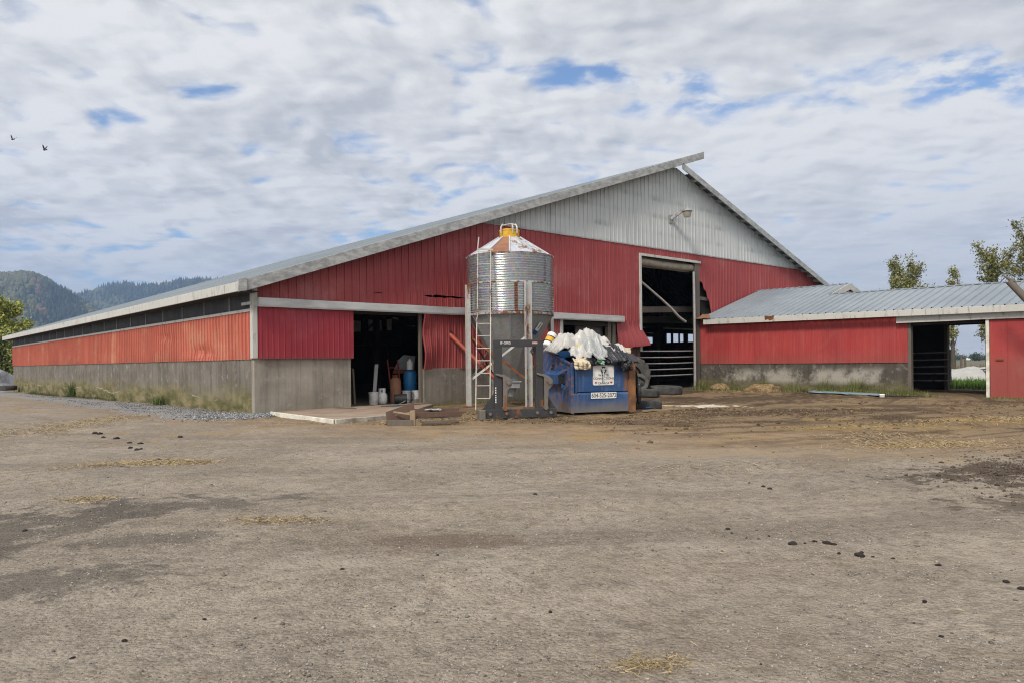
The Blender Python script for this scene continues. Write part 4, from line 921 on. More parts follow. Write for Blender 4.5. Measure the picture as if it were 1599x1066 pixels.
# auger
t = thing('feed_auger', 'red auger tube slanting from the silo foot up into the barn wall', 'auger', (6.6, -1.7, 0))
m = MB(); m.tube([(0.1, -0.15, 0.42), (-0.22, 0.55, 1.10), (-0.62, 1.70, 2.12), (-0.66, 1.95, 2.35)], 0.07, 12); m.build('tube', M['red_pipe'], t, smooth=True)
m = MB(); m.tube([(-0.57, 1.66, 2.08), (-0.64, 1.72, 2.16)], 0.09, 12); m.build('flange', M['black'], t, smooth=True)

# ------------------------------------------------------------------ fork carriage frame standing in front
t = thing('loader_frame', 'tall dark steel loader carriage frame standing on the dirt beside the blue dumpster', 'loader attachment', (2.86, -5.86, gz(3.2, -6.1)), R(-28))
m = MB(); m.box((0.0, -0.06, 1.55), (1.08, 0.06, 1.70)); tb = m.build('top_beam', M['steel_black'], t, bevel=0.008)
for x0 in (0.0, 0.91):
    m = MB(); m.box((x0, -0.058, 0.20), (x0+0.17, 0.058, 1.55)); m.build('upright', M['steel_black'], t, bevel=0.008)
m = MB(); m.box((-0.30, -0.10, 0.03), (1.36, 0.10, 0.22)); m.build('base_beam', M['steel_black'], t, bevel=0.01)
for sgn, x0 in ((1, 0.17), (1, 1.08)):            # hook plates beside each upright
    pr = [(x0+0.0, 0.20), (x0+0.07, 0.20), (x0+0.10, 0.62), (x0+0.19, 0.72), (x0+0.20, 0.83), (x0+0.13, 0.90), (x0+0.02, 0.95), (x0-0.16, 0.99), (x0-0.16, 0.95), (x0, 0.90)]
    m = MB(); m.prism(pr, 'y', -0.115, -0.075); m.prism(pr, 'y', 0.02, 0.055); m.build('hook_plate', M['plate_edge'], t, bevel=0.006)
    m = MB(); m.tube([(x0+0.12, -0.16, 0.80), (x0+0.12, 0.10, 0.80)], 0.055, 12); m.tube([(x0+0.03, -0.15, 0.24), (x0+0.03, 0.10, 0.24)], 0.05, 12); m.build('pivot_pin', M['plate_edge'], t, smooth=True)
for pr in ([(-0.26, 0.22), (0.0, 0.22), (0.0, 0.58)], [(1.16, 0.22), (1.36, 0.22), (1.16, 0.52)]):
    m = MB(); m.prism(pr, 'y', -0.02, 0.02); m.build('gusset', M['steel_black'], t)
m = MB(); m.box((-0.36, -0.16, -0.01), (-0.22, 0.10, 0.22)); m.build('foot', M['plate_edge'], t, bevel=0.02)
m = MB()
for xx in (-0.12, 0.24, 0.92, 1.22): m.tube([(xx, -0.14, 0.13), (xx, -0.095, 0.13)], 0.035, 8)
m.split('bolt', M['plate_edge'], t)
text('IF-GRIS', 0.075, M['white'], tb, (0.24, -0.064, 1.63), (R(90), 0, 0))
m = MB(); m.box((0.83, -0.066, 1.61), (0.95, -0.0605, 1.65)); m.build('sticker', mat('faded sticker', flat((0.5, 0.45, 0.43), (0.42, 0.18, 0.15), 0.6, 30)), tb)
m = MB()
for k in range(7): m.box((0.005, -0.064, 0.36+0.05*k), (0.03, -0.059, 0.36+0.05*k+(0.032 if k != 3 else 0.02)))
m.build('stencil_mark', M['white'], t)
m = MB(); m.tube([(0.86, -0.03, 1.54), (0.80, -0.07, 1.44), (0.84, -0.05, 1.38), (0.9, 0, 1.5)], 0.022, 8); m.build('hose_loop', M['black'], t, smooth=True)

# ------------------------------------------------------------------ dumpster
DP = Vector((4.90, -6.16, 0)); DA = R(-20); W_, D_ = 1.64, 1.72
dz = gz(5.6, -6)
dump = thing('dumpster', 'scuffed blue steel dumpster with rusty right end overflowing with plastic bags', 'dumpster', (DP.x, DP.y, dz), DA)
th = 0.05; hf, hb = 1.17, 1.60
m = MB()
side = [(0, 0.04), (D_, 0.04), (D_, hb), (D_-0.16, hb), (0, hf)]
m.prism(side, 'x', 0.0, th); m.prism(side, 'x', W_-th, W_)
m.box((th, 0.0, 0.52), (W_-th, th, hf)); m.box((th, D_-th, 0.04), (W_-th, D_, hb)); m.box((th, th, 0.04), (W_-th, D_-th, 0.10))
m.build('body', M['blue'], dump, bevel=0.008)
m = MB(); m.prism([(-0.045, 0.05), (0.03, 0.04), (0.03, 0.505), (-0.03, 0.505), (-0.045, 0.46)], 'x', 0.04, W_-0.16); m.build('front_skirt', M['blue'], dump, bevel=0.006)
m = MB(); m.box((-0.02, -0.05, 0.03), (0.05, 0.0, hf)); m.box((0.09, -0.055, 0.50), (0.13, -0.002, hf)); m.build('corner_post', M['blue'], dump, bevel=0.006)
m = MB(); m.box((W_-0.155, -0.06, 0.03), (W_+0.02, 0.0, hf-0.02)); o = m.build('corner_post', M['rust_post'], dump, bevel=0.006); o['label'] = 'rust orange corner post'
m = MB(); m.bar((-0.03, 0.0, hf+0.0), (-0.03, D_-0.16, hb), 0.06, 0.05); m.bar((0.0, -0.02, hf+0.005), (W_, -0.02, hf+0.005), 0.06, 0.05); m.build('rim', M['blue'], dump, bevel=0.006)
for x0, sgn in ((-0.002, -1), (W_+0.002, 1)):     # fork pockets: sloped hoods on both sides
    m = MB()
    pr = [(x0, 1.02), (x0+sgn*0.10, 1.00), (x0+sgn*0.17, 0.93), (x0+sgn*0.17, 0.70), (x0, 0.70)]
    m.prism(pr, 'y', 0.35, 1.15)
    for yy in (0.55, 0.85): m.prism([(x0, 1.06), (x0+sgn*0.14, 1.0), (x0+sgn*0.17, 0.93), (x0, 0.93)], 'y', yy, yy+0.03)
    m.bar((x0+sgn*0.10, 0.30, 0.67), (x0+sgn*0.10, 0.06, 0.60), 0.03, 0.08); m.bar((x0, 0.22, 1.05), (x0+sgn*0.17, 0.36, 0.92), 0.02, 0.05)
    fp = m.build('fork_pocket', M['blue'], dump, bevel=0.006)
    m = MB(); m.box((min(x0, x0+sgn*0.16), 0.338, 0.715), (max(x0, x0+sgn*0.16), 0.346, 0.90)); m.box((min(x0, x0+sgn*0.165), 0.36, 0.685), (max(x0, x0+sgn*0.165), 1.14, 0.697)); m.build('pocket_mouth', M['black'], fp)
# writing
def rrect(x0, z0, x1, z1, r, n=5):
    p = []
    for cx_, cz_, s0 in ((x1-r, z1-r, 0), (x0+r, z1-r, 90), (x0+r, z0+r, 180), (x1-r, z0+r, 270)):
        for k in range(n+1): a = R(s0+90*k/n); p.append((cx_+r*math.cos(a), cz_+r*math.sin(a)))
    return p
m = MB(); m.prism(rrect(0.555, 0.67, 1.105, 1.13, 0.035), 'y', -0.016, -0.004); sg = m.build('company_sign', M['white'], dump)
yt = -0.018
def sign_text(s, x, z, size, mt=M['ink'], sc=(1, 1)): return text(s, size, mt, sg, (x, yt, z), (R(90), 0, 0), font_scale=sc)
for s, big, z in (('WASTE', 'W', 0.83), ('CONNECTIONS', 'C', 0.755), ('CANADA', 'C', 0.645)):
    sign_text(s, 0.83, z+0.07, {'WASTE': 0.085, 'CONNECTIONS': 0.075, 'CANADA': 0.07}[s])
sign_text('OF', 0.83, 0.765, 0.035)
def leaf(x, z, s):
    p = [(0, 1), (.22, .55), (.5, .65), (.42, .25), (.95, .3), (.75, -.05), (.85, -.2), (.35, -.45), (.08, -.42), (.06, -.95), (-.06, -.95), (-.08, -.42), (-.35, -.45), (-.85, -.2), (-.75, -.05), (-.95, .3), (-.42, .25), (-.5, .65), (-.22, .55)]
    m = MB(); m.prism([(x+a*s, z+b*s) for a, b in p], 'y', yt-0.002, yt+0.001); m.build('maple_leaf', M['leaf_red'], sg)
leaf(0.63, 0.73, 0.036); leaf(1.03, 0.73, 0.036)
m = MB()                                          # emblem: ring of three bent arrows
for k in range(3):
    a = R(90+120*k); pts = []
    for j in range(8):
        b = a-R(48)+R(96)*j/7; pts.append((b, 0.072 if j < 6 else 0.072))
    for j in range(5):
        b0, b1 = pts[j][0], pts[j+1][0]
        q = [(0.83+0.075*r_*math.cos(b), 1.02+0.085*r_*math.sin(b)) for r_, b in ((0.62, b0), (1.0, b0), (1.0, b1), (0.62, b1))]; m.prism(q, 'y', yt-0.002, yt+0.001)
    b0, b1 = pts[5][0], pts[7][0]
    m.prism([(0.83+0.075*r_*math.cos(b), 1.02+0.085*r_*math.sin(b)) for r_, b in ((0.4, b0), (1.25, b0), (0.8, b1))], 'y', yt-0.002, yt+0.001)
m.build('emblem', M['green_ink'], sg)
m = MB(); m.box((0.80, yt-0.004, 0.71), (0.808, yt+0.001, 1.02)); m.build('crack', M['ink'], sg)
m = MB(); m.box((0.48, -0.062, 0.365), (1.14, -0.047, 0.505)); pp = m.build('phone_plate', M['white'], dump)
text('604-525-2072', 0.125, M['ink'], pp, (0.81, -0.065, 0.435), (R(90), 0, 0), font_scale=(0.92, 1.1))
text('1846', 0.085, M['white'], dump, (0.38, -0.006, 1.08), (R(90), 0, 0), name='number')

# ------------------------------------------------------------------ bags and rubbish in the dumpster
def bag(name, label, cat, cen, size, mt, seed, rot=0.0, wr=0.10, fold=0.05, neck=None, sub=4):
    bm = bmesh.new(); bmesh.ops.create_icosphere(bm, subdivisions=sub, radius=1.0)
    for v in bm.verts:
        p = v.co.copy(); o_ = Vector((seed*3.7, seed*1.9, seed*0.7))
        d = 0.30*mnoise.noise(p*1.0+o_)+0.10*mnoise.noise(p*2.1+o_)
        th_ = math.atan2(p.y, p.x); w1 = mnoise.noise(p*1.4+o_)
        f1 = 1-abs(mnoise.noise(Vector((th_*2.3+w1*1.6, p.z*0.7+w1, seed))))        # gathered folds running down from the top
        f2 = 1-abs(mnoise.noise(Vector((p.x*1.3+p.y*0.6+w1, p.y*4.0-p.x*1.5, p.z*2.0+seed))))
        f3 = 1-abs(mnoise.noise(Vector((p.x*5+w1*2, p.y*2.2, p.z*5.0-seed))))
        d += wr*(f1**4-0.35)+wr*0.8*(f2**5-0.3)+fold*(f3**4-0.35)
        k = 1+d; s = Vector((p.x*size[0]*k, p.y*size[1]*k, p.z*size[2]*k))
        if p.z < -0.2: s.z *= 0.8
        v.co = s
    me = bpy.data.meshes.new(name); bm.to_mesh(me); bm.free(); me.materials.append(mt); me.polygons.foreach_set('use_smooth', [True]*len(me.polygons))
    o = bpy.data.objects.new(name, me); C.objects.link(o)
    lw = Matrix.Translation((DP.x, DP.y, dz)) @ Matrix.Rotation(DA, 4, 'Z')
    o.location = lw @ Vector(cen); o.rotation_euler = (0, R(rot), DA)
    return tag(o, label, cat, 'rubbish heaped in the dumpster')
def heap(x, y):
    k = sm(-0.15, 0.35, y)
    return 1.13+0.10*k+(0.32*math.exp(-((x-0.62)/0.80)**2)+0.06*math.exp(-((x-1.15)/0.3)**2))*k*math.exp(-((y-0.9)/0.75)**2)
def sack(name, label, cat, cx, cy, sx, sy, rot, mt, seed, lift=0.03, puff=0.10, fold=0.05, n=44, fr=0.0):
    ca, sa = math.cos(rot), math.sin(rot); o_ = Vector((seed*2.3, seed*5.1, seed)); rows = []
    for i in range(n):
        a = -1+2*i/(n-1); row = []
        for j in range(n):
            b = -1+2*j/(n-1); w = mnoise.noise(Vector((a*1.4, b*1.4, 0))+o_)
            k = 1/max(1.0, (abs(a)**3.5+abs(b)**3.5)**(1/3.5)); rag = 1+0.20*mnoise.noise(Vector((a*1.5*k, b*1.5*k, 3))+o_)
            u, v = a*k*sx*rag, b*k*sy*rag; x, y = cx+u*ca-v*sa, cy+u*sa+v*ca
            e = min(1-abs(a*k), 1-abs(b*k)); pf = puff*(1-(1-min(max(e, 0)*1.6, 1))**2.2)
            f1 = (1-abs(mnoise.noise(Vector((a*1.6+w*1.2+b*0.7, b*1.2-a*0.9, 7))+o_)))**4
            f2 = (1-abs(mnoise.noise(Vector((a*3.6+w*2.0, b*2.6+a*1.2, 2))-o_)))**4
            f3 = (1-abs(mnoise.noise(Vector((a*5.5-b*3+w*3, b*6.0+a*2, 5))+o_)))**5
            h = lift+pf*(1+0.5*w)+fold*(0.95*f1+0.75*f2+0.34*f3-0.75)+0.08*w
            z = heap(x, max(y, 0))+h; 
            if y < 0.0: ov = -y; y = -0.02-0.9*h-0.10*min(ov, 0.3)+fr*math.sin(u*60+seed); z = heap(x, 0)+lift-ov*0.95
            if x < -0.02: ov = -0.02-x; x = -0.03-0.8*h-0.1*ov; z = heap(0, max(y, 0))+lift-ov*0.6
            if x > 1.64: ov = x-1.64; x = 1.66+0.4*h+0.15*ov; z -= ov*0.95
            row.append((x, y, z))
        rows.append(row)
    m = MB(); m.grid(rows); ob = m.build(name, mt, None, smooth='all'); q = ob.modifiers.new('thick', 'SOLIDIFY'); q.thickness = 0.012; q.offset = -1
    ob.location = (DP.x, DP.y, dz); ob.rotation_euler.z = DA
    return tag(ob, label, cat, 'rubbish heaped in the dumpster')
S = sack
bag('trash_bag', 'dull black bag filling the dumpster beneath the white sacks', 'bag', (0.82, 0.85, 1.05), (0.76, 0.70, 0.34), M['bag_black'], 16)
S('white_sack', 'flattened white sack on the far top of the dumpster heap', 'sack', 0.48, 1.15, 0.46, 0.36, 0.2, M['bag_white'], 3, 0.10, 0.16, 0.05)
S('white_sack', 'grey white sack at the far right back of the heap', 'sack', 1.12, 1.10, 0.40, 0.36, -0.4, M['bag_clear'], 17, 0.09, 0.12, 0.045)
S('white_sack', 'large bulging white sack at the left end of the dumpster heap', 'sack', 0.30, 0.66, 0.42, 0.34, 0.10, M['bag_white'], 1, 0.10, 0.24, 0.045)
S('white_sack', 'creased white sack with a peaked corner at the top right of the heap', 'sack', 1.00, 0.78, 0.36, 0.26, -0.3, M['bag_white'], 4, 0.15, 0.18, 0.06)
S('white_sack', 'white sack sliding down the right slope of the heap', 'sack', 1.34, 0.46, 0.32, 0.34, 0.2, M['bag_white'], 5, 0.08, 0.18, 0.05)
S('feed_sack', 'yellow printed sack showing between the white sacks', 'sack', 0.47, 0.34, 0.16, 0.09, 0.2, M['yellow_print'], 14, 0.14, 0.05, 0.02)
S('white_sack', 'grey white see-through sack drooping over the middle of the dumpster front', 'sack', 0.74, 0.26, 0.26, 0.28, 0.15, M['bag_clear'], 2, 0.11, 0.22, 0.045)
S('white_sack', 'small white sack tucked beside the see-through sack at the dumpster lip', 'sack', 0.34, 0.24, 0.24, 0.17, -0.2, M['bag_white'], 6, 0.07, 0.15, 0.04)
S('rag', 'cream frayed cloth hanging over the dumpster lip at the left', 'cloth', 0.25, -0.04, 0.20, 0.15, 0.0, M['bag_cream'], 7, 0.05, 0.04, 0.035, fr=0.022)
S('trash_bag', 'flat black bag along the dumpster lip above the sign', 'bag', 0.74, 0.03, 0.38, 0.10, 0.05, M['bag_black'], 9, 0.04, 0.06, 0.04)
S('trash_bag', 'shiny black bag bulging over the right of the dumpster front', 'bag', 1.16, 0.14, 0.26, 0.26, 0.25, M['bag_black'], 8, 0.09, 0.14, 0.06)
S('trash_bag', 'knotted black bag hanging lowest on the dumpster front', 'bag', 1.34, -0.04, 0.13, 0.26, 0.15, M['bag_black'], 10, 0.10, 0.12, 0.04)
S('rag', 'dark purple rag bundle at the right end of the dumpster', 'cloth', 1.54, 0.16, 0.15, 0.20, 0.2, M['bag_purple'], 11, 0.06, 0.07, 0.05)
S('pale_sack', 'crumpled pale sack at the far right edge of the heap', 'sack', 1.46, 0.42, 0.20, 0.20, 0.4, M['bag_cream'], 12, 0.09, 0.08, 0.05)
S('white_sack', 'small twisted white sack with a raised edge at the upper right', 'sack', 1.36, 0.78, 0.16, 0.15, 0.7, M['bag_white'], 13, 0.16, 0.09, 0.05, n=28)
S('plastic_strip', 'pale green strip of plastic caught on the dumpster lip', 'plastic strip', 0.70, -0.08, 0.09, 0.05, -0.5, mat('pale green plastic', bagmat((0.22, 0.42, 0.28), (0.16, 0.32, 0.22), 0.5, 0.5)), 15, 0.12, 0.02, 0.02, n=16)
# bottle-like container at the left
lw = Matrix.Translation((DP.x, DP.y, dz)) @ Matrix.Rotation(DA, 4, 'Z'); q = lw @ Vector((-0.16, 0.98, 1.60))
t = thing('container', 'white tub with a yellow and black label lying at the left end of the heap', 'tub', tuple(q), DA)
ax = Vector((0.25, 0.1, 0.36)).normalized()
m = MB(); e = lambda s: tuple(ax*s); m.tube([e(-0.02), e(0.0), e(0.33), e(0.36)], [0.09, 0.11, 0.125, 0.10], 16); m.build('tub', M['white'], t, smooth=True)
m = MB(); m.tube([e(0.09), e(0.24)], [0.117, 0.122], 16, cap=False); lb = m.build('paper_label', M['yellow'], t, smooth=True)
m = MB(); m.tube([e(0.085), e(0.11)], [0.119, 0.120], 16, cap=False); m.tube([e(0.22), e(0.245)], [0.123, 0.124], 16, cap=False); m.build('label_border', M['black'], lb)
# dark plastic sheet hanging from the right end
m = MB(); rows = []
for i in range(14):
    f_ = i/13; r_ = []
    for j in range(9):
        s_ = j/8; q = lw @ Vector((W_+0.03+0.17*f_**0.8+0.05*math.sin(s_*9+f_*3), 0.02+0.42*s_*(1-0.45*f_)+0.04*math.sin(f_*7), 1.22-1.02*f_*(0.75+0.25*math.cos(s_*2)))); r_.append(tuple(q))
    rows.append(r_)
m.grid(rows); o = m.build('plastic_sheet', M['bag_black'], None, smooth='all'); sm_ = o.modifiers.new('thick', 'SOLIDIFY'); sm_.thickness = 0.012
tag(o, 'black plastic sheet trailing from the right end of the dumpster to the ground', 'plastic sheet', 'rubbish heaped in the dumpster')

# ------------------------------------------------------------------ tyres
def tyre(label, loc, r, w, rot, seed=0, lugs=36, deep=0.012, sag=0.0, rim=0.58):
    prof = [(rim*r, -w*0.40), (rim*r+0.01, -w*0.44), (0.80*r, -w*0.50), (0.93*r, -w*0.46), (0.985*r, -w*0.36), (r, -w*0.2), (r, w*0.2), (0.985*r, w*0.36), (0.93*r, w*0.46), (0.80*r, w*0.50), (rim*r+0.01, w*0.44), (rim*r, w*0.40), (rim*r+0.03, 0.0)]
    n = lugs*4; vs = []; fs = []; k = len(prof)
    for i in range(n):
        a = 2*math.pi*i/n
        for j, (pr, pz) in enumerate(prof):
            tread = 4 <= j <= 7; side = 1 if j < 6 else 0
            d = deep if tread and ((i+2*side) % 4) < 2 else 0.0
            rr = pr-d+0.01*mnoise.noise((math.cos(a)*2+seed, math.sin(a)*2, pz)); zz = pz*(1+0.08*mnoise.noise((math.cos(a)*1.3+seed, math.sin(a)*1.3, 5)))
            vs.append((rr*math.cos(a), rr*math.sin(a), zz))
    for i in range(n):
        for j in range(k):
            fs.append((i*k+j, ((i+1) % n)*k+j, ((i+1) % n)*k+(j+1) % k, i*k+(j+1) % k))
    m = MB().add(vs, fs); o = m.build('tyre', M['rubber'], None, smooth=True)
    o.location = loc; o.rotation_euler = rot
    return tag(o, label, 'tyre', 'old tyres by the dumpster and tall door')
tyre('flat lying truck tyre right beside the rusty end of the dumpster', (7.63, -6.18, gz(7.4, -6)+0.125), 0.36, 0.25, (0.02, 0.03, 0), 1)
tyre('wide flat tyre on the dirt in front of the pipe gate', (14.35, -1.65, gz(14.2, -1.5)+0.15), 0.58, 0.30, (0.03, -0.02, 0.4), 2)
tyre('flat tyre half hidden behind the trailing black plastic sheet', (12.6, -2.1, gz(12.6, -2.1)+0.14), 0.50, 0.26, (0.03, 0.02, 0.4), 3)
tyre('car tyre leaning upright on the flat tyres', (13.35, -1.25, 0.47), 0.34, 0.2, (R(64), 0, R(-35)), 4)
tyre('big lugged tractor tyre standing upright against the board wall', (13.62, -0.62, 0.72), 0.74, 0.42, (R(90), 0, R(-38)), 5, lugs=20, deep=0.07, rim=0.5)

# ------------------------------------------------------------------ doorway apron, broken trough, planks
m = MB(); poly = [(0.22, -0.55), (0.0, -4.10), (1.85, -3.72), (4.95, -0.62), (4.95, 0.12), (2.75, 0.12), (2.6, -0.03), (2.05, -0.06)]
m.prism(poly, 'z', -0.05, 0.075); ap = m.build('door_apron', M['ply'], None, bevel=0.01); tag(ap, 'low dirty slab with a chipped white edge in front of the open left doorway', 'slab')
m = MB(); m.bar((0.205, -0.5, 0.03), (-0.018, -4.12, 0.03), 0.05, 0.125); m.build('slab_edge', M['white_paint'], ap, bevel=0.012)
m = MB(); m.bar((0.02, -4.13, 0.03), (1.87, -3.75, 0.03), 0.04, 0.12); o = m.build('slab_edge', mat('mostly worn white edge', flat((0.5, 0.48, 0.42), (0.2, 0.17, 0.13), 0.85, 3)), ap, bevel=0.012)
t = thing('broken_trough', 'broken brown wooden trough lying on the dirt in front of the doorway slab', 'trough', (0.45, -5.45, gz(0.5, -5.4)), YAW)
# local x = to the right of the view, y = away from it
m = MB(); m.prism([(0.0, 0.0), (0.62, 0.0), (0.60, 0.46), (0.0, 0.28)], 'y', 0.0, 0.03)
o = m.build('end_board', M['wood_brown'], t, bevel=0.004); o.rotation_euler = (R(-16), 0, R(28))
m = MB(); m.box((0.0, -0.02, 0.0), (0.50, 0.02, 0.12)); o = m.build('board', M['wood'], t, bevel=0.004); o.location = (0.02, -0.10, 0.0)
m = MB(); m.box((0.46, -0.10, 0.0), (0.56, 0.0, 0.30)); o = m.build('board', M['wood_light'], t, bevel=0.01)
m = MB(); m.bar((0.48, 0.10, 0.20), (1.45, 0.35, 0.20), 0.04, 0.10); m.bar((0.46, 0.32, 0.26), (1.38, 0.55, 0.26), 0.03, 0.10); m.split('side_rail', M['wood_brown'], t, bevel=0.006)
m = MB(); m.bar((0.45, 0.05, 0.05), (1.35, 0.28, 0.06), 0.10, 0.05); m.bar((0.50, 0.42, 0.12), (1.40, 0.62, 0.13), 0.12, 0.03); m.split('floor_board', M['wood'], t, bevel=0.004)
m = MB(); m.bar((0.12, 0.05, 0.27), (0.50, -0.06, 0.22), 0.03, 0.03); m.bar((0.15, 0.10, 0.21), (0.46, 0.02, 0.26), 0.05, 0.02); m.bar((0.50, -0.1, 0.10), (0.66, -0.02, 0.0), 0.02, 0.10); m.split('splinter', M['wood_light'], t)
m = MB()
m.tube([(0.74+0.26*i/60+0.05*math.sin(i*0.9), 0.33+0.05*math.cos(i*0.7), 0.275+0.025*abs(math.sin(i*0.53))) for i in range(61)], 0.012, 6)
o = m.build('rope', M['bag_clear'], None, smooth=True); o.parent = None; o.location = t.location; o.rotation_euler.z = YAW; tag(o, 'small knotted heap of white rope on the broken trough', 'rope')
def plank(label, p, q, wd, th_, mt=M['wood'], name='plank', cat='plank', group=None):
    p = Vector(p); q = Vector(q); c = (p+q)/2; m = MB(); n = 6
    rows = [tuple(p-c+(q-p)*i/n+Vector((0, 0, 0.01*math.sin(i*1.7)))) for i in range(n+1)]
    for i in range(n): m.bar(rows[i], tuple(Vector(rows[i+1])+(q-p)*0.002), wd, th_)
    o = m.build(name, mt); o.location = c; return tag(o, label, cat, group)
plank('thin board lying on the dirt below the truck tyre', (6.75, -6.75, 0.03), (8.05, -6.95, 0.03), 0.10, 0.03, M['wood_light'])
plank('short board on the apron against the left concrete wall', (2.0, -0.35, 0.10), (2.25, -1.0, 0.085), 0.05, 0.03)
plank('bare board across the threshold of the left doorway', (3.1, -0.7, 0.10), (4.9, -0.35, 0.10), 0.18, 0.02, M['wood_light'])
m = MB(); m.grid([[(0.18*math.cos(a)*r_, 0.09*math.sin(a)*r_, 0.02*(1-r_)+0.01*mnoise.noise((a, r_*3, 0))) for r_ in (0, .5, 1)] for a in np.linspace(0, 6.28, 14)]); o = m.build('plastic_scrap', M['blue_barrel'], None); o.location = (7.35, -6.42, gz(7.3, -6.4)+0.03); tag(o, 'bright blue plastic scrap below the truck tyre', 'scrap')
m = MB(); m.grid([[(0.2*math.cos(a)*r_, 0.1*math.sin(a)*r_, 0.02*(1-r_)+0.01*mnoise.noise((a, r_*3, 0))) for r_ in (0, .5, 1)] for a in np.linspace(0, 6.28, 14)]); o = m.build('plastic_scrap', M['blue_barrel'], None); o.location = (3.6, -0.75, 0.085); tag(o, 'small blue plastic scrap on the doorway apron', 'scrap')
# leaning pole at the right edge, in front of the shed roof
t = thing('leaning_pole', 'weathered wooden pole leaning past the shed roof at the right edge', 'pole', (17.9, -14.2, -0.05))
m = MB(); m.tube([(0, 0, 0), (-0.38, 1.6, 1.9), (-0.62, 2.72, 3.42)], [0.115, 0.105, 0.095], 12); m.build('shaft', M['wood'], t, smooth=True)
m = MB(); m.tube([(-0.60, 2.60, 3.40), (-0.66, 2.86, 3.60)], [0.06, 0.015], 8); m.tube([(-0.56, 2.5, 3.15), (-0.63, 2.6, 3.50)], [0.03, 0.012], 6); m.build('split_end', M['wood'], t)

# ------------------------------------------------------------------ things inside the left doorway
def bucket(label, loc, r=0.145, h=0.37, mt=None, rot=(0, 0, 0), name='bucket', group='buckets in the doorway'):
    t = thing(name, label, 'bucket', loc, 0, group); t.rotation_euler = rot
    m = MB(); m.lathe([(0.0, 0.0), (r*0.86, 0.0), (r*0.97, h*0.9), (r*1.06, h*0.9), (r*1.06, h*0.93), (r*0.98, h*0.94), (r, h), (r*0.93, h), (r*0.80, 0.03), (0, 0.03)], 24); m.build('body', mt, t, smooth=True)
    m = MB(); m.tube([(r*1.05*math.cos(a), -0.05-r*0.75*math.sin(a), h*0.88-r*1.5*math.sin(a)) for a in np.linspace(0, math.pi, 12)], 0.006, 6); m.build('handle', M['post'], t, smooth=True)
    return t
scuffed = mat('scuffed white plastic', flat((0.62, 0.60, 0.58), (0.40, 0.34, 0.32), 0.6, 4)); greyp = mat('grey pail', flat((0.36, 0.38, 0.40), (0.26, 0.27, 0.29), 0.5, 4))
bucket('scuffed white bucket with a grey board standing in it', (3.80, 0.72, 0.055), mt=scuffed)
bucket('black bucket tipped on its side between propane bottle and rusty cylinder', (4.42, 0.60, 0.20), 0.15, 0.36, M['black'], (R(90), 0, R(62)))
bucket('grey ribbed pail beside the rusty cylinder', (4.98, 0.78, 0.055), mt=greyp)
bucket('white bucket with a black logo below the blue barrel', (5.32, 0.78, 0.055), mt=M['white'])
plank('grey board standing upright in the white bucket', (3.80, 0.72, 0.10), (4.05, 0.95, 1.22), 0.10, 0.03, M['pipe'])
t = thing('propane_bottle', 'small white propane bottle with a valve collar inside the doorway', 'gas bottle', (4.20, 0.92, 0.055))
m = MB(); m.lathe([(0.0, 0.0), (0.11, 0.0), (0.15, 0.05), (0.155, 0.1), (0.155, 0.24), (0.13, 0.31), (0.06, 0.345), (0.0, 0.35)], 24); m.build('tank', M['white'], t, smooth=True)
m = MB()
for a in (0.3, 2.4, 4.4): m.lathe([(0.10, 0.31), (0.11, 0.46), (0.10, 0.46)], 6, a, a+1.3)
m.build('collar', M['white'], t); m = MB(); m.tube([(0, 0, 0.34), (0, 0, 0.42), (0.05, 0, 0.42)], 0.02, 8); m.build('valve', M['rust'], t)
t = thing('gas_cylinder', 'rusty brown gas cylinder standing in the doorway', 'gas cylinder', (4.72, 1.0, 0.055))
m = MB(); m.lathe([(0.0, 0.0), (0.165, 0.0), (0.17, 0.03), (0.17, 0.60), (0.15, 0.70), (0.09, 0.76), (0.0, 0.77)], 28); m.build('tank', M['rust_panel'], t, smooth=True)
m = MB(); m.lathe([(0.09, 0.75), (0.10, 0.85), (0.085, 0.85)], 14, 0.4, 5.0); m.build('collar', M['rust'], t)
t = thing('barrel', 'blue plastic barrel raised beside the right doorpost', 'barrel', (5.34, 1.15, 0.40))
m = MB(); m.lathe([(0.0, 0.0), (0.19, 0.0), (0.205, 0.03), (0.205, 0.48), (0.18, 0.58), (0.10, 0.64), (0.0, 0.645)], 28); m.build('shell', M['blue_barrel'], t, smooth=True)
m = MB(); m.lathe([(0.212, 0.2), (0.212, 0.23), (0.2, 0.235)], 28); m.build('hoop', M['blue_barrel'], t)
m = MB(); m.box((-0.25, -0.25, 0.0), (0.25, 0.25, 0.36)); o = m.build('crate', M['wood'], None, bevel=0.01); o.location = (5.34, 1.22, 0.052); tag(o, 'wooden crate beneath the blue barrel', 'crate')
t = thing('hand_truck', 'red hand truck leaning in the dark doorway', 'hand truck', (5.12, 1.55, 0.06))
m = MB()
for sx in (-0.18, 0.18): m.tube([(sx, 0, 0.05), (sx, 0.12, 0.7), (sx, 0.25, 1.3)], 0.02, 8)
m.build('frame', M['red_pipe'], t, smooth=True)
for zz_ in (0.35, 0.7, 1.05):
    m = MB(); m.tube([(-0.18, 0.02+0.1*zz_, zz_), (0.18, 0.02+0.1*zz_, zz_)], 0.018, 6); m.build('rung', M['red_pipe'], t)
for sx in (-0.22, 0.22):
    m = MB(); m.tube([(sx-0.03, 0.08, 0.12), (sx+0.03, 0.08, 0.12)], 0.12, 16); m.build('wheel', M['rubber'], t, smooth=True)
m = MB(); m.box((-0.2, -0.25, 0.03), (0.2, 0.0, 0.045)); m.build('toe_plate', M['red_pipe'], t)
t = thing('wheelbarrow_tray', 'grey metal tray propped above the red hand truck in the doorway', 'tray', (5.62, 1.85, 1.05), R(-15))
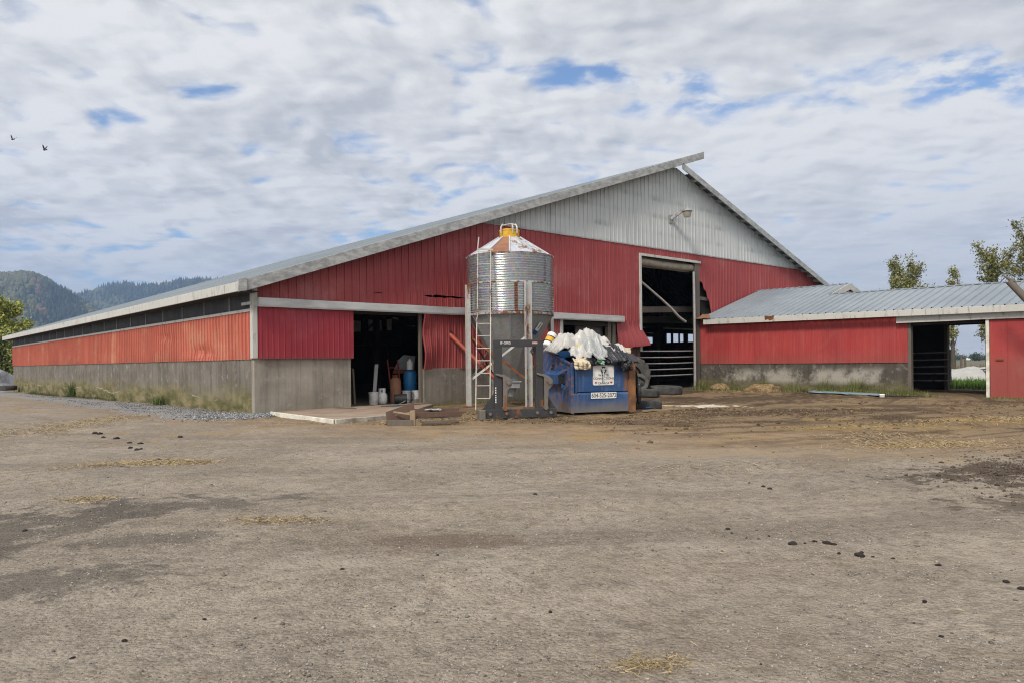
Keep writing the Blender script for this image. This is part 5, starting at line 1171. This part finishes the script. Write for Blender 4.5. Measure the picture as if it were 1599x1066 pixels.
m = MB(); m.prism([(-0.36, 0.0), (0.30, -0.02), (0.34, 0.42), (-0.05, 0.46), (-0.22, 0.30)], 'y', -0.03, 0.03); m.build('tray', M['galv_dull'], t, bevel=0.02)
m = MB(); m.box((-0.4, -0.05, -0.12), (0.34, 0.05, -0.02)); m.build('red_beam', M['red_pipe'], t, bevel=0.01)
t = thing('jug', 'dirty white jug standing on top of the blue barrel', 'jug', (5.32, 1.12, 1.046))
m = MB(); m.lathe([(0, 0), (0.095, 0), (0.10, 0.02), (0.10, 0.22), (0.05, 0.28), (0.035, 0.30), (0.035, 0.33), (0, 0.33)], 18); m.build('body', M['white'], t, smooth=True)
m = MB(); m.tube([(0.09, 0, 0.2), (0.13, 0, 0.24), (0.05, 0, 0.30)], 0.014, 6); m.build('handle', M['white'], t, smooth=True)
def rock(name, label, cat, loc, size, mt, seed, group=None):
    bm = bmesh.new(); bmesh.ops.create_icosphere(bm, subdivisions=3, radius=1.0)
    for v in bm.verts:
        d = 1+0.35*mnoise.noise(v.co*1.3+Vector((seed, 0, 0)))+0.22*mnoise.noise(v.co*3.5+Vector((0, seed, 0)))+0.1*mnoise.noise(v.co*8)
        v.co = Vector((v.co.x*size[0]*d, v.co.y*size[1]*d, v.co.z*size[2]*d))
    me = bpy.data.meshes.new(name); bm.to_mesh(me); bm.free(); me.materials.append(mt); me.polygons.foreach_set('use_smooth', [True]*len(me.polygons))
    o = bpy.data.objects.new(name, me); C.objects.link(o); o.location = loc; o.rotation_euler.z = seed
    return tag(o, label, cat, group)
rock('rubble_heap', 'small heap of dark rubble at the foot of the right doorpost', 'rubble', (5.15, 0.42, 0.09), (0.26, 0.14, 0.09), mat('dark rubble', flat((0.12, 0.11, 0.095), (0.06, 0.055, 0.05), 0.95, 9, b=0.8)), 3)

# ------------------------------------------------------------------ loose sheet, heaps, tarp
t = thing('blue_sheet', 'long faded blue sheet lying in the weeds below the shed wall', 'sheet', (0, 0, 0))
a_, b_ = Vector((18.35, -5.0, 0.09)), Vector((17.35, -7.85, 0.08)); n_ = Vector((-0.94, -0.34, 0))
m = MB(); m.grid([[tuple(a_+(b_-a_)*i/16+n_*(0.55*j/3)+Vector((0, 0, 0.03*mnoise.noise((i*0.6, j, 0))-0.012*j+0.02))) for j in range(4)] for i in range(17)]); o = m.build('panel', M['green_paint'], t, smooth='all'); s_ = o.modifiers.new('thick', 'SOLIDIFY'); s_.thickness = 0.02
t = thing('rod_bundle', 'bundle of dark rods lying beside the faded blue sheet', 'rods')
for k in range(4): m = MB(); m.tube([(18.75-0.05*k, -3.9-0.2*k, 0.08+0.02*k), (18.2-0.12*k, -5.3, 0.06), (17.1-0.06*k, -7.6-0.4*k, 0.07), (16.9+0.1*k, -8.8-0.15*k, 0.05)], 0.016, 6); m.build('rod', M['black'], t, smooth=True)
o = plank('white block at the end of the faded blue sheet', (17.1, -8.0, 0.06), (16.9, -8.1, 0.06), 0.14, 0.09, M['white'], name='block', cat='block')
straw_c = mat('straw heap', flat((0.34, 0.24, 0.12), (0.15, 0.10, 0.05), 0.95, 14, b=1.0, bs=0.08))
rock('straw_heap', 'larger straw heap tailing off in front of the shed wall', 'straw heap', (18.1, -3.25, 0.12), (0.62, 0.48, 0.22), straw_c, 5)
rock('straw_heap', 'small straw heap in the weeds near the tall door post', 'straw heap', (18.4, -1.25, 0.12), (0.42, 0.38, 0.19), straw_c, 8)
rock('gravel_heap', 'big grey gravel heap beyond the far end of the barn wall', 'gravel heap', (-2.3, 43.5, -0.4), (3.2, 4.4, 2.0), M['heap'], 2)
tyre('dark tyre at the foot of the far gravel heap', (-0.6, 36.2, 0.05), 0.5, 0.3, (0, 0, 0), 6)
bm = bmesh.new(); bmesh.ops.create_grid(bm, x_segments=60, y_segments=40, size=1.0)
for v in bm.verts:
    x_, y_ = v.co.x, v.co.y; r_ = math.hypot(x_, y_)
    fz = max(0, 1-r_**2.4); z_ = 1.05*fz*(0.70+0.7*mnoise.noise((x_*2.0+3, y_*1.8, 0)))+0.75*fz*(0.4-abs(mnoise.noise((x_*3.5+y_*2, y_*4, 2))))+0.25*fz*(0.4-abs(mnoise.noise((x_*8-y_*3, y_*7, 2))))
    z_ += 0.45*math.exp(-((x_-0.30)/0.06)**2-((y_+0.15)/0.25)**2)
    v.co = Vector((x_*4.6, y_*2.2, z_*0.62))
me = bpy.data.meshes.new('tarp_heap'); bm.to_mesh(me); bm.free(); me.materials.append(M['tarp']); me.polygons.foreach_set('use_smooth', [True]*len(me.polygons))
o = bpy.data.objects.new('tarp_heap', me); C.objects.link(o); o.location = (37.6, -4.4, 0.0); o.rotation_euler.z = YAW; tag(o, 'heap covered by a crumpled white tarp on the grass behind the shed', 'tarp')
near_z = lambda a, b: min(me.vertices, key=lambda v: (v.co.x-a)**2+(v.co.y-b)**2).co.z
m = MB(); m.tube([(a, b, near_z(a, b)+0.05) for a, b in ((-0.05, -0.85), (-0.35, -0.95), (-0.30, -1.35), (0.05, -1.30), (0.08, -1.12))], 0.04, 6); q_ = m.build('printed_mark', M['ink'], o)

# ------------------------------------------------------------------ trees
def cluster_leaves(pts, n_per, spread, size, cols, cup=0.5):
    P = np.repeat(np.asarray(pts), n_per, 0); n = len(P)
    P = P+rng.normal(0, 1, (n, 3))*spread
    a = rng.normal(0, 1, (n, 3)); a /= np.linalg.norm(a, axis=1)[:, None]; b = rng.normal(0, 1, (n, 3)); b -= a*(a*b).sum(1)[:, None]; b /= np.linalg.norm(b, axis=1)[:, None]
    s = size*rng.uniform(0.6, 1.4, (n, 1))
    V = np.stack([P-a*s, P+b*s*cup, P+a*s, P-b*s*cup], 1).reshape(-1, 3)
    cc = np.asarray(cols)[rng.integers(0, len(cols), n)]*rng.uniform(0.75, 1.3, (n, 1))
    return V, np.arange(n*4).reshape(-1, 4), np.repeat(cc, 4, 0)
def tree(name, label, base, h, spread, cols, style, seed, nlimb=16, leaves=10, lsize=0.10, fat=0.022, group=None):
    rnd = random.Random(seed); t = thing(name, label, 'tree', base, 0, group)
    m = MB(); tips = []
    trunk = [Vector((0.25*mnoise.noise((seed, z_*0.2, 0))*z_/h*3, 0.25*mnoise.noise((seed+9, z_*0.2, 0))*z_/h*3, z_)) for z_ in np.linspace(-0.2, h*0.93, 9)]
    m.tube(trunk, [h*fat*(1-0.92*i/8) for i in range(9)], 8); tips += [trunk[-1], trunk[-2]]
    for k in range(nlimb):
        f_ = 0.16+0.78*(k+rnd.random()*0.7)/nlimb; i = min(int(f_*8), 7); p0 = trunk[i].lerp(trunk[i+1], f_*8-i)
        az = k*2.4+rnd.uniform(-0.5, 0.5); up_ = {'poplar': rnd.uniform(0.9, 1.9), 'willow': rnd.uniform(0.5, 1.0), 'round': rnd.uniform(0.25, 0.8)}[style]
        ln = spread*(1.15-0.75*abs(f_-0.40))*rnd.uniform(0.6, 1.15)
        if style == 'round': ln = spread*math.sqrt(max(0.12, 1-((f_-0.45)/0.62)**2))*rnd.uniform(0.7, 1.1)
        d = Vector((math.cos(az), math.sin(az), up_)).normalized(); pts = [p0]
        for j in range(4):
            d = (d+Vector((rnd.uniform(-.25, .25), rnd.uniform(-.25, .25), {'poplar': 0.14, 'willow': 0.02-0.12*j, 'round': 0.03}[style]))).normalized(); pts.append(pts[-1]+d*ln/4)
        r0 = h*fat*0.42*(1-f_*0.75); m.tube(pts, [r0, r0*.75, r0*.5, r0*.3, r0*.12], 5)
        for j in range(1, 5):
            for q in range(3):
                e = (d*0.7+Vector((rnd.uniform(-1, 1), rnd.uniform(-1, 1), rnd.uniform(-0.2, 1.0) if style != 'willow' else rnd.uniform(-0.9, 0.4)))).normalized(); l2 = ln*rnd.uniform(0.16, 0.38)
                s_ = pts[j].lerp(pts[j-1], rnd.random()*0.6); mid = s_+e*l2*0.5; end = s_+e*l2+Vector((0, 0, {'poplar': 0.12, 'willow': -0.25, 'round': 0}[style]*l2))
                m.tube([s_, mid, end], [r0*.28, r0*.16, r0*.06], 4, cap=False)
                for ff in (0.35, 0.6, 0.85, 1.0): tips.append(s_.lerp(end, ff))
    m.build('trunk', M['bark'], t, smooth=True)
    keep = [p for p in tips if mnoise.noise(Vector(p)*0.55+Vector((seed, 0, 0))) > -0.2]
    V, F, cc = cluster_leaves([tuple(p) for p in keep], leaves, lsize*1.9, lsize, cols, 0.55)
    o = raw('crown', V, F, M['leaf'], cc); o.parent = t
    return t
GR = np.array([[0.095, 0.105, 0.028], [0.13, 0.13, 0.042], [0.065, 0.078, 0.026], [0.15, 0.125, 0.05]])*1.5
gp = 'trees beyond the shed'
tree('poplar_tree', 'spreading sparse green tree nearest the barn above the shed roof', (53.5, 5.6, -0.2), 8.7, 3.0, GR, 'poplar', 1, 17, 12, 0.08, group=gp)
tree('poplar_tree', 'small pale tree half sunk behind the shed ridge, between two larger trees', (63.5, 5.2, -0.2), 9.4, 1.5, GR*1.2, 'poplar', 2, 12, 9, 0.08, group=gp)
tree('poplar_tree', 'dense rounded green tree with two tops above the shed roof', (55.0, -0.45, -0.2), 9.4, 2.5, GR, 'poplar', 3, 20, 11, 0.08, group=gp)
tree('poplar_tree', 'tallest tree with bare twigs at the right edge above the shed roof', (53.2, -2.9, -0.2), 11.3, 2.5, GR*0.9, 'poplar', 4, 22, 9, 0.08, group=gp)
tree('poplar_tree', 'green tree seen through the shed doorway at its left', (44.5, 1.65, -0.1), 6.2, 2.2, GR, 'poplar', 8, 16, 12, 0.08, group=gp)
WG = np.array([[0.16, 0.14, 0.028], [0.19, 0.155, 0.035], [0.115, 0.11, 0.03], [0.09, 0.10, 0.028]])*1.7
tree('willow_tree', 'yellow green bushy tree beyond the far left end of the barn', (1.9, 70.0, -0.3), 8.0, 3.7, WG*np.array([1.25, 1.45, 1.2]), 'round', 5, 36, 34, 0.12)
tree('willow_tree', 'darker green lower bush under the yellow green tree at far left', (3.5, 66.0, -0.3), 4.4, 2.6, WG*np.array([0.7, 0.85, 1.0]), 'round', 6, 24, 26, 0.12)
# far things seen through the shed doorway
for k, (dd, pxx, hh, ww) in enumerate(((380, 1524, 3.6, 3.4), (520, 1541, 3.2, 6), (560, 1500, 3.6, 5), (600, 1490, 4.5, 7), (700, 1556, 4.5, 10), (520, 1531, 1.6, 4))):
    d_, L_ = pdir(pxx); bx, by = CAM+d_*dd; q_ = 0.18+0.05*hh
    V, F, cc = cluster_leaves([tuple(q) for q in rng.normal(0, 1, (260, 3))*np.array([ww*0.35, ww*0.35, hh*0.24])+np.array([0, 0, hh*0.55])], 5, q_, q_, np.array([[0.035, 0.05, 0.02], [0.05, 0.065, 0.025]]))
    t = thing('hedgerow_tree', ('round dark tree alone on the green field behind the shed', 'dark clump of trees at the right on the field horizon', 'grey green tree left of the far farm buildings', 'tree clump at the left of the doorway horizon', 'broad far tree beyond the right of the green field', 'low far bush between the round tree and the farm')[k], 'tree', (bx, by, 0), 0, 'far trees on the field horizon')
    o = raw('crown', V, F, M['leaf'], cc); o.parent = t
    m = MB(); m.tube([(0, 0, 0), (0.1, 0, hh*0.5)], [0.3, 0.15], 6); m.build('trunk', M['bark'], t)
for k, (pxx, dd, ww, hh) in enumerate(((1508, 640, 12, 4), (1519, 660, 9, 5))):
    d_, L_ = pdir(pxx); bx, by = CAM+d_*dd
    t = thing('farm_building', ('long white far farm building on the horizon', 'taller white far farm building on the horizon')[k], 'building', (bx, by, 0), YAW-0.4, 'far farm buildings')
    m = MB(); m.box((-ww/2, -3, 0), (ww/2, 3, hh*0.65)); m.build('wall', M['white'], t)
    m = MB(); m.prism([(-3.3, hh*0.652), (3.3, hh*0.652), (0, hh)], 'x', -ww/2-0.3, ww/2+0.3); m.build('roof', M['roof'], t)
for k, pxx in enumerate((1501, 1507)):            # fence posts in the rough grass behind the tarp
    d_, L_ = pdir(pxx); bx, by = CAM+d_*(58+6*k); m = MB(); m.tube([(0, 0, 0), (0.05, 0, 1.0), (0.04, 0, 1.5-0.3*k)], [0.09, 0.085, 0.08], 8); o = m.build('fence_post', M['wood'], None, smooth=True); o.location = (bx, by, 0); tag(o, ('taller pale fence post behind the white tarp', 'shorter pale fence post behind the white tarp')[k], 'post', 'fence posts behind the tarp')

# ------------------------------------------------------------------ birds
def bird(label, loc, rz, a1, a2, s):
    t = thing('bird', label, 'bird', loc, rz, 'birds in flight')
    m = MB(); m.tube([(-0.30, 0, 0.00), (-0.17, 0, 0.0), (-0.06, 0, 0.01), (0.06, 0, 0.02), (0.13, 0, 0.04), (0.17, 0, 0.045), (0.215, 0, 0.035)], [0.055, 0.03, 0.055, 0.06, 0.04, 0.032, 0.004], 10); o = m.build('body', M['bird'], t, smooth=True); o.scale = (s, s, s)
    for sg_, a in ((1, a1), (-1, a2)):
        ca, sa = math.cos(a), math.sin(a); m = MB()
        top = [(0.08, 0.03), (0.10, 0.16), (0.05, 0.30), (-0.05, 0.42), (-0.12, 0.34), (-0.13, 0.20), (-0.10, 0.04)]
        vs = [(x_, sg_*y_*ca, 0.03+y_*sa+0.010*e_) for e_ in (-1, 1) for x_, y_ in top]; n = len(top)
        m.add(vs, [tuple(range(n)), tuple(range(2*n-1, n-1, -1))]+[(i, n+i, n+(i+1) % n, (i+1) % n) for i in range(n)]); o = m.build('wing', M['bird'], t); o.scale = (s, s, s)
bird('upper left dark bird with wings spread in a shallow V', (2.04, 53.28, 19.55), R(108), R(66), R(36), 0.9)
bird('lower dark bird of the pair with wings raised high', (3.97, 51.59, 18.68), R(112), R(64), R(60), 1.0)

# ------------------------------------------------------------------ dung clods and stones on the yard
dung = mat('dark dung', flat((0.035, 0.026, 0.02), (0.018, 0.014, 0.011), 0.85, 12, b=0.8))
clods = [(1235, 851, 10), (1289, 851, 9), (1299, 853, 6), (1254, 850, 4), (1269, 848, 5), (1307, 866, 5), (1340, 870, 10), (1360, 871, 4), (1343, 865, 4), (1391, 873, 4), (1134, 826, 5), (1140, 832, 3), (1163, 840, 3), (1198, 838, 3), (1462, 885, 6), (1568, 908, 7), (1594, 919, 9), (1440, 936, 6), (1465, 992, 5), (1423, 967, 3), (855, 955, 5), (834, 772, 4), (1168, 752, 3), (1190, 759, 4), (1200, 762, 5), (1182, 842, 3), (147, 676, 6), (155, 677, 6), (160, 683, 5), (181, 684, 6), (201, 689, 5), (218, 692, 5), (202, 701, 5), (212, 703, 5), (280, 681, 5), (219, 702, 4), (246, 717, 6), (36, 831, 5), (190, 1000, 6), (108, 1026, 6), (315, 964, 5), (1183, 1036, 3), (680, 870, 4), (531, 893, 4)]

def ground_at(px_, py_):
    hor = 578-(px_+220)*0.0106; d = 1167*1.2/(py_-hor); k = (px_-799.5)/1167; return CAM[0]+d*(0.658+k*0.753), CAM[1]+d*(0.753-k*0.658), d
proto = [rock('dung_clod', 'dark dung clod lying on the gravel yard', 'clod', (0, 0, -5), (1, 0.8, 0.55), dung, s_) for s_ in (1, 4, 7)]
LBL = 'dark dung clod among those scattered over the gravel yard'
for i, (cx_, cy_, w_) in enumerate(clods):
    gx, gy, d = ground_at(cx_, cy_); o = proto[i % 3] if i < 3 else proto[i % 3].copy()
    if i >= 3: C.objects.link(o)
    r_ = w_*d/1167*0.8; o.scale = (r_, r_*random.uniform(0.8, 1.2), r_*random.uniform(0.8, 1.1)); o.location = (gx, gy, gz(gx, gy)+r_*0.15); o.rotation_euler.z = i*1.3
    tag(o, LBL, 'clod', 'dung clods on the yard')

def scatter(name, X_, Y_, S_, mt, cols, flat_=0.7, sink=0.2):
    n = len(X_); base = np.array([[1, 0, 0], [0.1, 1, 0], [-1, 0.1, 0], [0, -1, 0.1], [0.1, 0.1, 1], [0, 0, -1]], float)
    fc = np.array([[0, 1, 4], [1, 2, 4], [2, 3, 4], [3, 0, 4], [1, 0, 5], [2, 1, 5], [3, 2, 5], [0, 3, 5]])
    V = base[None]*rng.uniform(0.6, 1.25, (n, 6, 3))+rng.normal(0, 0.12, (n, 6, 3)); a = rng.uniform(0, 6.28, n); ca, sa = np.cos(a)[:, None], np.sin(a)[:, None]
    V = np.stack([V[..., 0]*ca-V[..., 1]*sa, V[..., 0]*sa+V[..., 1]*ca, V[..., 2]*flat_], -1)*S_[:, None, None]
    V[..., 0] += X_[:, None]; V[..., 1] += Y_[:, None]; V[..., 2] += (gh(X_, Y_)+S_*flat_*sink)[:, None]
    F = (fc[None]+(np.arange(n)*6)[:, None, None]).reshape(-1, 3)
    o = raw(name, V.reshape(-1, 3), F, mt, np.repeat(cols, 6, 0)); return tag(o, kind='stuff')
def stone_cols(n, warm=1.0):
    v = rng.uniform(0.08, 0.34, (n, 1)); c = v*np.array([[1.06, 0.97, 0.86]]) if warm else v*np.array([[0.97, 1.0, 1.04]])
    return c
n = 38000                                         # loose chips on the near yard, thinning with distance
d = 2.3*(13/2.3)**rng.random(n); k = rng.uniform(-0.80, 0.80, n)
X_ = CAM[0]+d*(0.658+k*0.753); Y_ = CAM[1]+d*(0.753-k*0.658)
dens_ = fbm(X_*0.7, Y_*0.7, 51, 3); keep = rng.random(n) < sstep(0.30, 0.62, dens_)+0.18
X_, Y_, d = X_[keep], Y_[keep], d[keep]
S_ = np.clip(rng.lognormal(-5.5, 0.45, len(X_)), 0.0022, 0.017)*(0.85+0.03*d)
scatter('gravel', X_, Y_, S_, M['stone'], stone_cols(len(X_)))
n = 9000                                          # crushed grey stone along the left wall and the corner
Y_ = rng.uniform(-1.6, 30, n)*rng.random(n)**0.5; X_ = -0.75+rng.normal(0, 0.55, n)+0.25*np.sin(Y_)
Y_[:2200] = rng.normal(-0.25, 0.3, 2200); X_[:2200] = rng.uniform(-0.9, 0.5, 2200)
keep = (X_ < -0.06) | (Y_ < -0.06); X_, Y_ = X_[keep], Y_[keep]
scatter('gravel', X_, Y_, rng.uniform(0.008, 0.024, len(X_))*np.where(Y_ < 1.0, 1.8, 1.0), M['stone'], stone_cols(len(X_), 0)*np.where(rng.random((len(X_), 1)) < 0.25, 0.5, 1.0))
n = 9000                                          # crumbs of churned mud on the right
X_ = rng.normal(7, 5.0, n); Y_ = -7.5-0.45*(X_-6)+rng.normal(0, 2.2, n); keep = (X_ > 0.5) & (X_ < 18.3) & (Y_ < -0.5) & (fbm(X_*0.6, Y_*0.6, 77, 3) > 0.45); X_, Y_ = X_[keep], Y_[keep]
scatter('mud_crumbs', X_, Y_, np.clip(rng.lognormal(-4.0, 0.5, len(X_)), 0.006, 0.06), M['stone'], np.array([[0.11, 0.075, 0.045]])*rng.uniform(0.5, 1.7, (len(X_), 1)))
X_ = rng.normal(2.1, 0.9, 2500); Y_ = rng.normal(-16.1, 0.5, 2500); scatter('mud_crumbs', X_, Y_, np.clip(rng.lognormal(-4.6, 0.5, 2500), 0.004, 0.03), M['stone'], np.array([[0.07, 0.053, 0.038]])*rng.uniform(0.6, 1.6, (2500, 1)))

# ------------------------------------------------------------------ straw and grass blades
def blades(name, X_, Y_, Ln, Wd, lean, cols, lift=0.005):
    n = len(X_); a = rng.uniform(0, 6.28, n); z0 = gh(X_, Y_)+lift; up_ = np.cos(lean); out = np.sin(lean)
    dx, dy = np.cos(a), np.sin(a); px2, py2 = -dy, dx; V = np.zeros((n, 4, 3))
    for i, (f_, s_) in enumerate(((0, -1), (0, 1), (1, 0.35), (1, -0.35))):
        V[:, i, 0] = X_+dx*out*Ln*f_+px2*Wd*s_; V[:, i, 1] = Y_+dy*out*Ln*f_+py2*Wd*s_; V[:, i, 2] = z0+up_*Ln*f_+rng.uniform(0, 0.006, n)
    o = raw(name, V.reshape(-1, 3), np.arange(n*4).reshape(-1, 4), M['leaf'], np.repeat(cols, 4, 0)); return tag(o, kind='stuff')
sx_, sy_ = [], []
for cx_, cy_, rx, ry, ang, n in ((-4.5, -0.7, 0.6, 1.6, -0.70, 2200), (-2.8, 1.2, 0.25, 0.9, -0.7, 700), (-4.55, -8.2, 0.34, 0.2, -0.7, 800), (-4.2, -8.3, 0.18, 0.1, -0.7, 500), (-5.0, -7.9, 0.4, 0.14, 0.1, 650), (-5.05, -16.30, 0.075, 0.04, -0.6, 420), (-4.98, -16.33, 0.15, 0.09, -0.6, 160),
                                 (-4.98, -12.7, 0.22, 0.10, -0.7, 700), (-5.85, -10.6, 0.14, 0.08, -0.7, 350), (3.8, -14.1, 0.55, 0.28, -0.7, 1600), (4.6, -13.3, 0.5, 0.4, -0.7, 700), (9.6, -13.7, 0.6, 0.35, -0.7, 1600), (6.8, -12.6, 0.8, 0.3, -0.7, 500), (-0.4, -13.4, 0.9, 0.25, -0.6, 500),
                                 (2.0, -5.0, 2.2, 0.7, -0.6, 1300), (18.0, -2.4, 0.9, 0.8, 0, 1500), (-3.5, -14.5, 2.5, 2.0, 0, 350), (-5.0, -9.0, 3.0, 3.0, 0, 500)):
    u_r, v_r = rng.normal(0, 1, n)*rx, rng.normal(0, 1, n)*ry; ca, sa = math.cos(ang), math.sin(ang); sx_.append(cx_+u_r*ca-v_r*sa); sy_.append(cy_+u_r*sa+v_r*ca)
sx_ = np.concatenate(sx_); sy_ = np.concatenate(sy_); n = len(sx_); dd = np.hypot(sx_-CAM[0], sy_-CAM[1])
blades('straw', sx_, sy_, rng.uniform(0.02, 0.085, n)*np.clip(dd/8, 0.55, 1.5), 0.0011*np.clip(dd/4, 0.8, 4.5), rng.uniform(1.2, 1.57, n), np.array([[0.35, 0.265, 0.145]])*rng.uniform(0.5, 1.3, (n, 1)))
def grass(name, X_, Y_, h0, h1, w_, cols):
    n = len(X_); blades(name, X_, Y_, (h0+(h1-h0)*rng.random(n)**1.6)*(0.35+1.1*sstep(0.3, 0.7, fbm(X_*1.7, Y_*1.7, 83, 3))), w_, np.abs(rng.normal(0.25, 0.22, n)), np.asarray(cols)[rng.integers(0, len(cols), n)]*rng.uniform(0.7, 1.3, (n, 1)), 0.0)
GC = [[0.075, 0.115, 0.018], [0.11, 0.135, 0.028], [0.055, 0.09, 0.016], [0.20, 0.165, 0.08], [0.16, 0.125, 0.06]]
n = 16000; Y_ = -rng.random(n)*8.4-0.1; X_ = 18.8-np.abs(rng.normal(0, 0.42, n))*(0.6+0.7*vn(Y_*0.9, Y_*0, 4)); keep = rng.random(n) < sstep(0.25, 0.6, fbm(Y_*0.8, X_, 61, 3))+0.25
grass('grass', X_[keep], Y_[keep], 0.05, 0.42, 0.006, GC)
n = 1500; X_ = rng.normal(18.45, 0.2, n); Y_ = rng.normal(-8.35, 0.35, n); grass('grass', X_, Y_, 0.04, 0.2, 0.006, GC)
n = 1800; X_ = rng.normal(18.3, 0.3, n); Y_ = rng.uniform(-14.5, -10.6, n); grass('grass', X_, Y_, 0.03, 0.10, 0.005, GC)
n = 24000; X_ = rng.uniform(24.9, 36, n); Y_ = rng.uniform(-11, 2, n); grass('grass', X_, Y_, 0.06, 0.26, 0.010, [[0.06, 0.13, 0.015], [0.09, 0.16, 0.02], [0.05, 0.10, 0.012]])
n = 14000; X_ = rng.uniform(38, 70, n); Y_ = rng.uniform(-14, 12, n); grass('rough_grass', X_, Y_, 0.2, 0.7, 0.02, [[0.15, 0.12, 0.06], [0.11, 0.09, 0.05], [0.09, 0.10, 0.03]])
n = 3600; Y_ = rng.uniform(0.5, 37, n); X_ = -0.05-np.abs(rng.normal(0, 0.10, n)); keep = fbm(Y_*0.45, X_*0, 15, 3) > 0.49; grass('grass', X_[keep], Y_[keep], 0.04, 0.22, 0.006, [[0.05, 0.075, 0.015], [0.075, 0.085, 0.022], [0.04, 0.045, 0.02]])
for k, (wy, hh) in enumerate(((20.5, 0.55), (7.4, 0.34), (30.5, 0.4))):
    n = 260; grass('grass', -0.12+rng.normal(0, 0.07, n), wy+rng.normal(0, 0.16, n), hh*0.3, hh, 0.008, [[0.05, 0.085, 0.015], [0.07, 0.10, 0.02]])
n = 1200; X_ = rng.uniform(5.0, 10.6, n); Y_ = -0.1-np.abs(rng.normal(0, 0.12, n)); grass('grass', X_, Y_, 0.02, 0.10, 0.005, GC)

# ------------------------------------------------------------------ haze
m = MB(); m.box((-3600, -400, -4.5), (3600, 4600, 520))

hm = bpy.data.materials.new('air haze'); hm.use_nodes = True; hm.node_tree.nodes.clear(); g = G(hm.node_tree)
ho = g.n('ShaderNodeOutputMaterial'); pv = g.n('ShaderNodeVolumePrincipled'); g.L.new(pv.outputs[0], ho.inputs['Volume'])
pv.inputs['Color'].default_value = (0.42, 0.62, 1.0, 1); pv.inputs['Density'].default_value = 0.00021; pv.inputs['Anisotropy'].default_value = 0.2
HZ = m.build('haze', hm); tag(HZ, kind='stuff')
